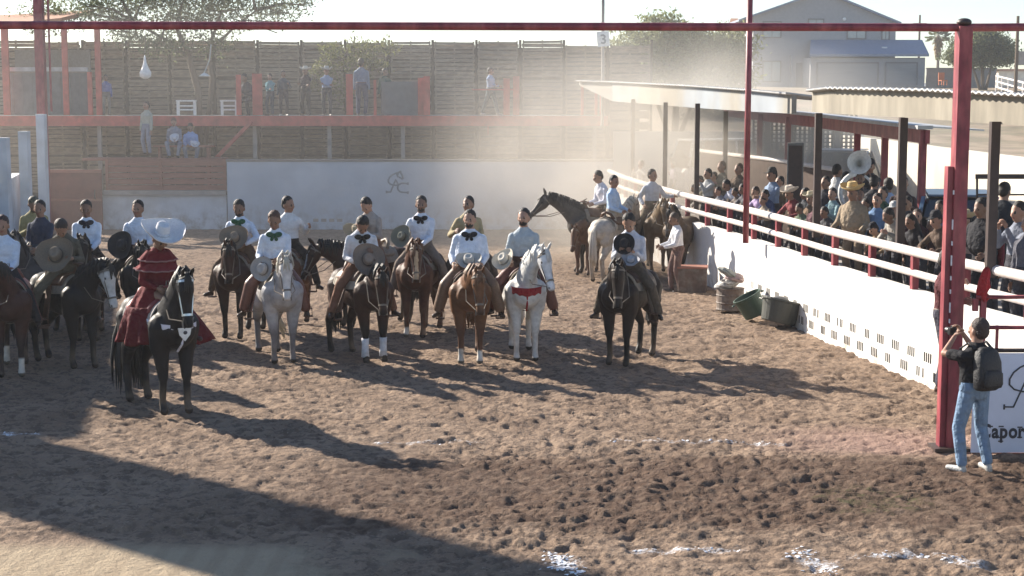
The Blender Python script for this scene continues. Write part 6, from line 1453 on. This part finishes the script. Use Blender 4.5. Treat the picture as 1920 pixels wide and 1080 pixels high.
e = tag(MB().ell((0, 0, 0), (.20, .18, .13), None, 14, 8).build('rubber_ball', M_('plastic_obj'), color=(.09, .09, .09), smooth=True, loc=G(1462, 612)+Vector((-.02, .0, .44))), 'dark round lump of rope inside the large grey tub', 'rope')

# ================================================================== AIR : even haze and the dust the horses raise
hz_ = MB().box((0, 2000, 120), (8400, 6000, 260), bev=0)
hz_ = MB().box((10, 190, 13.9), (360, 440, 32))
m = bpy.data.materials.new('haze'); m.use_nodes = True; n = m.node_tree.nodes; n.remove(n['Principled BSDF']); v = n.new('ShaderNodeVolumePrincipled')
v.inputs['Color'].default_value = (.86, .88, .92, 1); v.inputs['Density'].default_value = .0005; v.inputs['Anisotropy'].default_value = .35
m.node_tree.links.new(v.outputs[0], n['Material Output'].inputs['Volume'])
o = hz_.build('haze', m); tag(o, 'thin pale haze over the whole ground', 'haze', kind='stuff')
DUST = True
for nm_ in (1,):
    m = bpy.data.materials.new('thin_dust'); m.use_nodes = True; n = m.node_tree.nodes; n.remove(n['Principled BSDF']); v = n.new('ShaderNodeVolumePrincipled')
    v.inputs['Color'].default_value = (.88, .85, .81, 1); v.inputs['Density'].default_value = .0085; v.inputs['Anisotropy'].default_value = .4
    m.node_tree.links.new(v.outputs[0], n['Material Output'].inputs['Volume'])
    q = MB().ell((0, 0, 0), (22, 9.5, 6.5), None, 36, 18); o = q.build('dust_veil', m, loc=(-5.0, 50.5, 1.0)); tag(o, 'thin veil of dust hanging over the back of the ring', 'dust', kind='stuff')
if DUST:
    m = bpy.data.materials.new('dust'); m.use_nodes = True; t = m.node_tree; n = t.nodes; n.remove(n['Principled BSDF']); v = n.new('ShaderNodeVolumePrincipled')
    v.inputs['Color'].default_value = (.90, .84, .75, 1); v.inputs['Anisotropy'].default_value = .45
    tc = n.new('ShaderNodeTexCoord'); nz = n.new('ShaderNodeTexNoise'); nz.inputs['Scale'].default_value = .42; nz.inputs['Detail'].default_value = 3
    t.links.new(tc.outputs['Object'], nz.inputs['Vector'])
    # soft falloff from the middle of the cloud in object space
    mp = n.new('ShaderNodeMapping'); mp.vector_type = 'POINT'; mp.inputs['Scale'].default_value = (1/8.0, 1/7.0, 1/4.8); t.links.new(tc.outputs['Object'], mp.inputs[0])
    ln = n.new('ShaderNodeVectorMath'); ln.operation = 'LENGTH'; t.links.new(mp.outputs[0], ln.inputs[0])
    mr = n.new('ShaderNodeMapRange'); mr.interpolation_type = 'SMOOTHSTEP'; mr.inputs[1].default_value = 1.0; mr.inputs[2].default_value = .15; mr.inputs[3].default_value = 0; mr.inputs[4].default_value = 1; t.links.new(ln.outputs['Value'], mr.inputs[0])
    m2 = n.new('ShaderNodeMapRange'); m2.inputs[1].default_value = .34; m2.inputs[2].default_value = .66; m2.inputs[3].default_value = .25; m2.inputs[4].default_value = 1.3; t.links.new(nz.outputs[0], m2.inputs[0])
    mu = n.new('ShaderNodeMath'); mu.operation = 'MULTIPLY'; t.links.new(mr.outputs[0], mu.inputs[0]); t.links.new(m2.outputs[0], mu.inputs[1])
    mv = n.new('ShaderNodeMath'); mv.operation = 'MULTIPLY'; t.links.new(mu.outputs[0], mv.inputs[0]); mv.inputs[1].default_value = .20
    t.links.new(mv.outputs[0], v.inputs['Density']); t.links.new(v.outputs[0], n['Material Output'].inputs['Volume'])
    o = MB().ell((0, 0, 0), (8.0, 7.0, 4.8), None, 28, 16).build('dust_cloud', m, loc=(4.3, 43.0, 2.2)); tag(o, 'sunlit cloud of dust hanging at the back right of the ring', 'dust', kind='stuff')
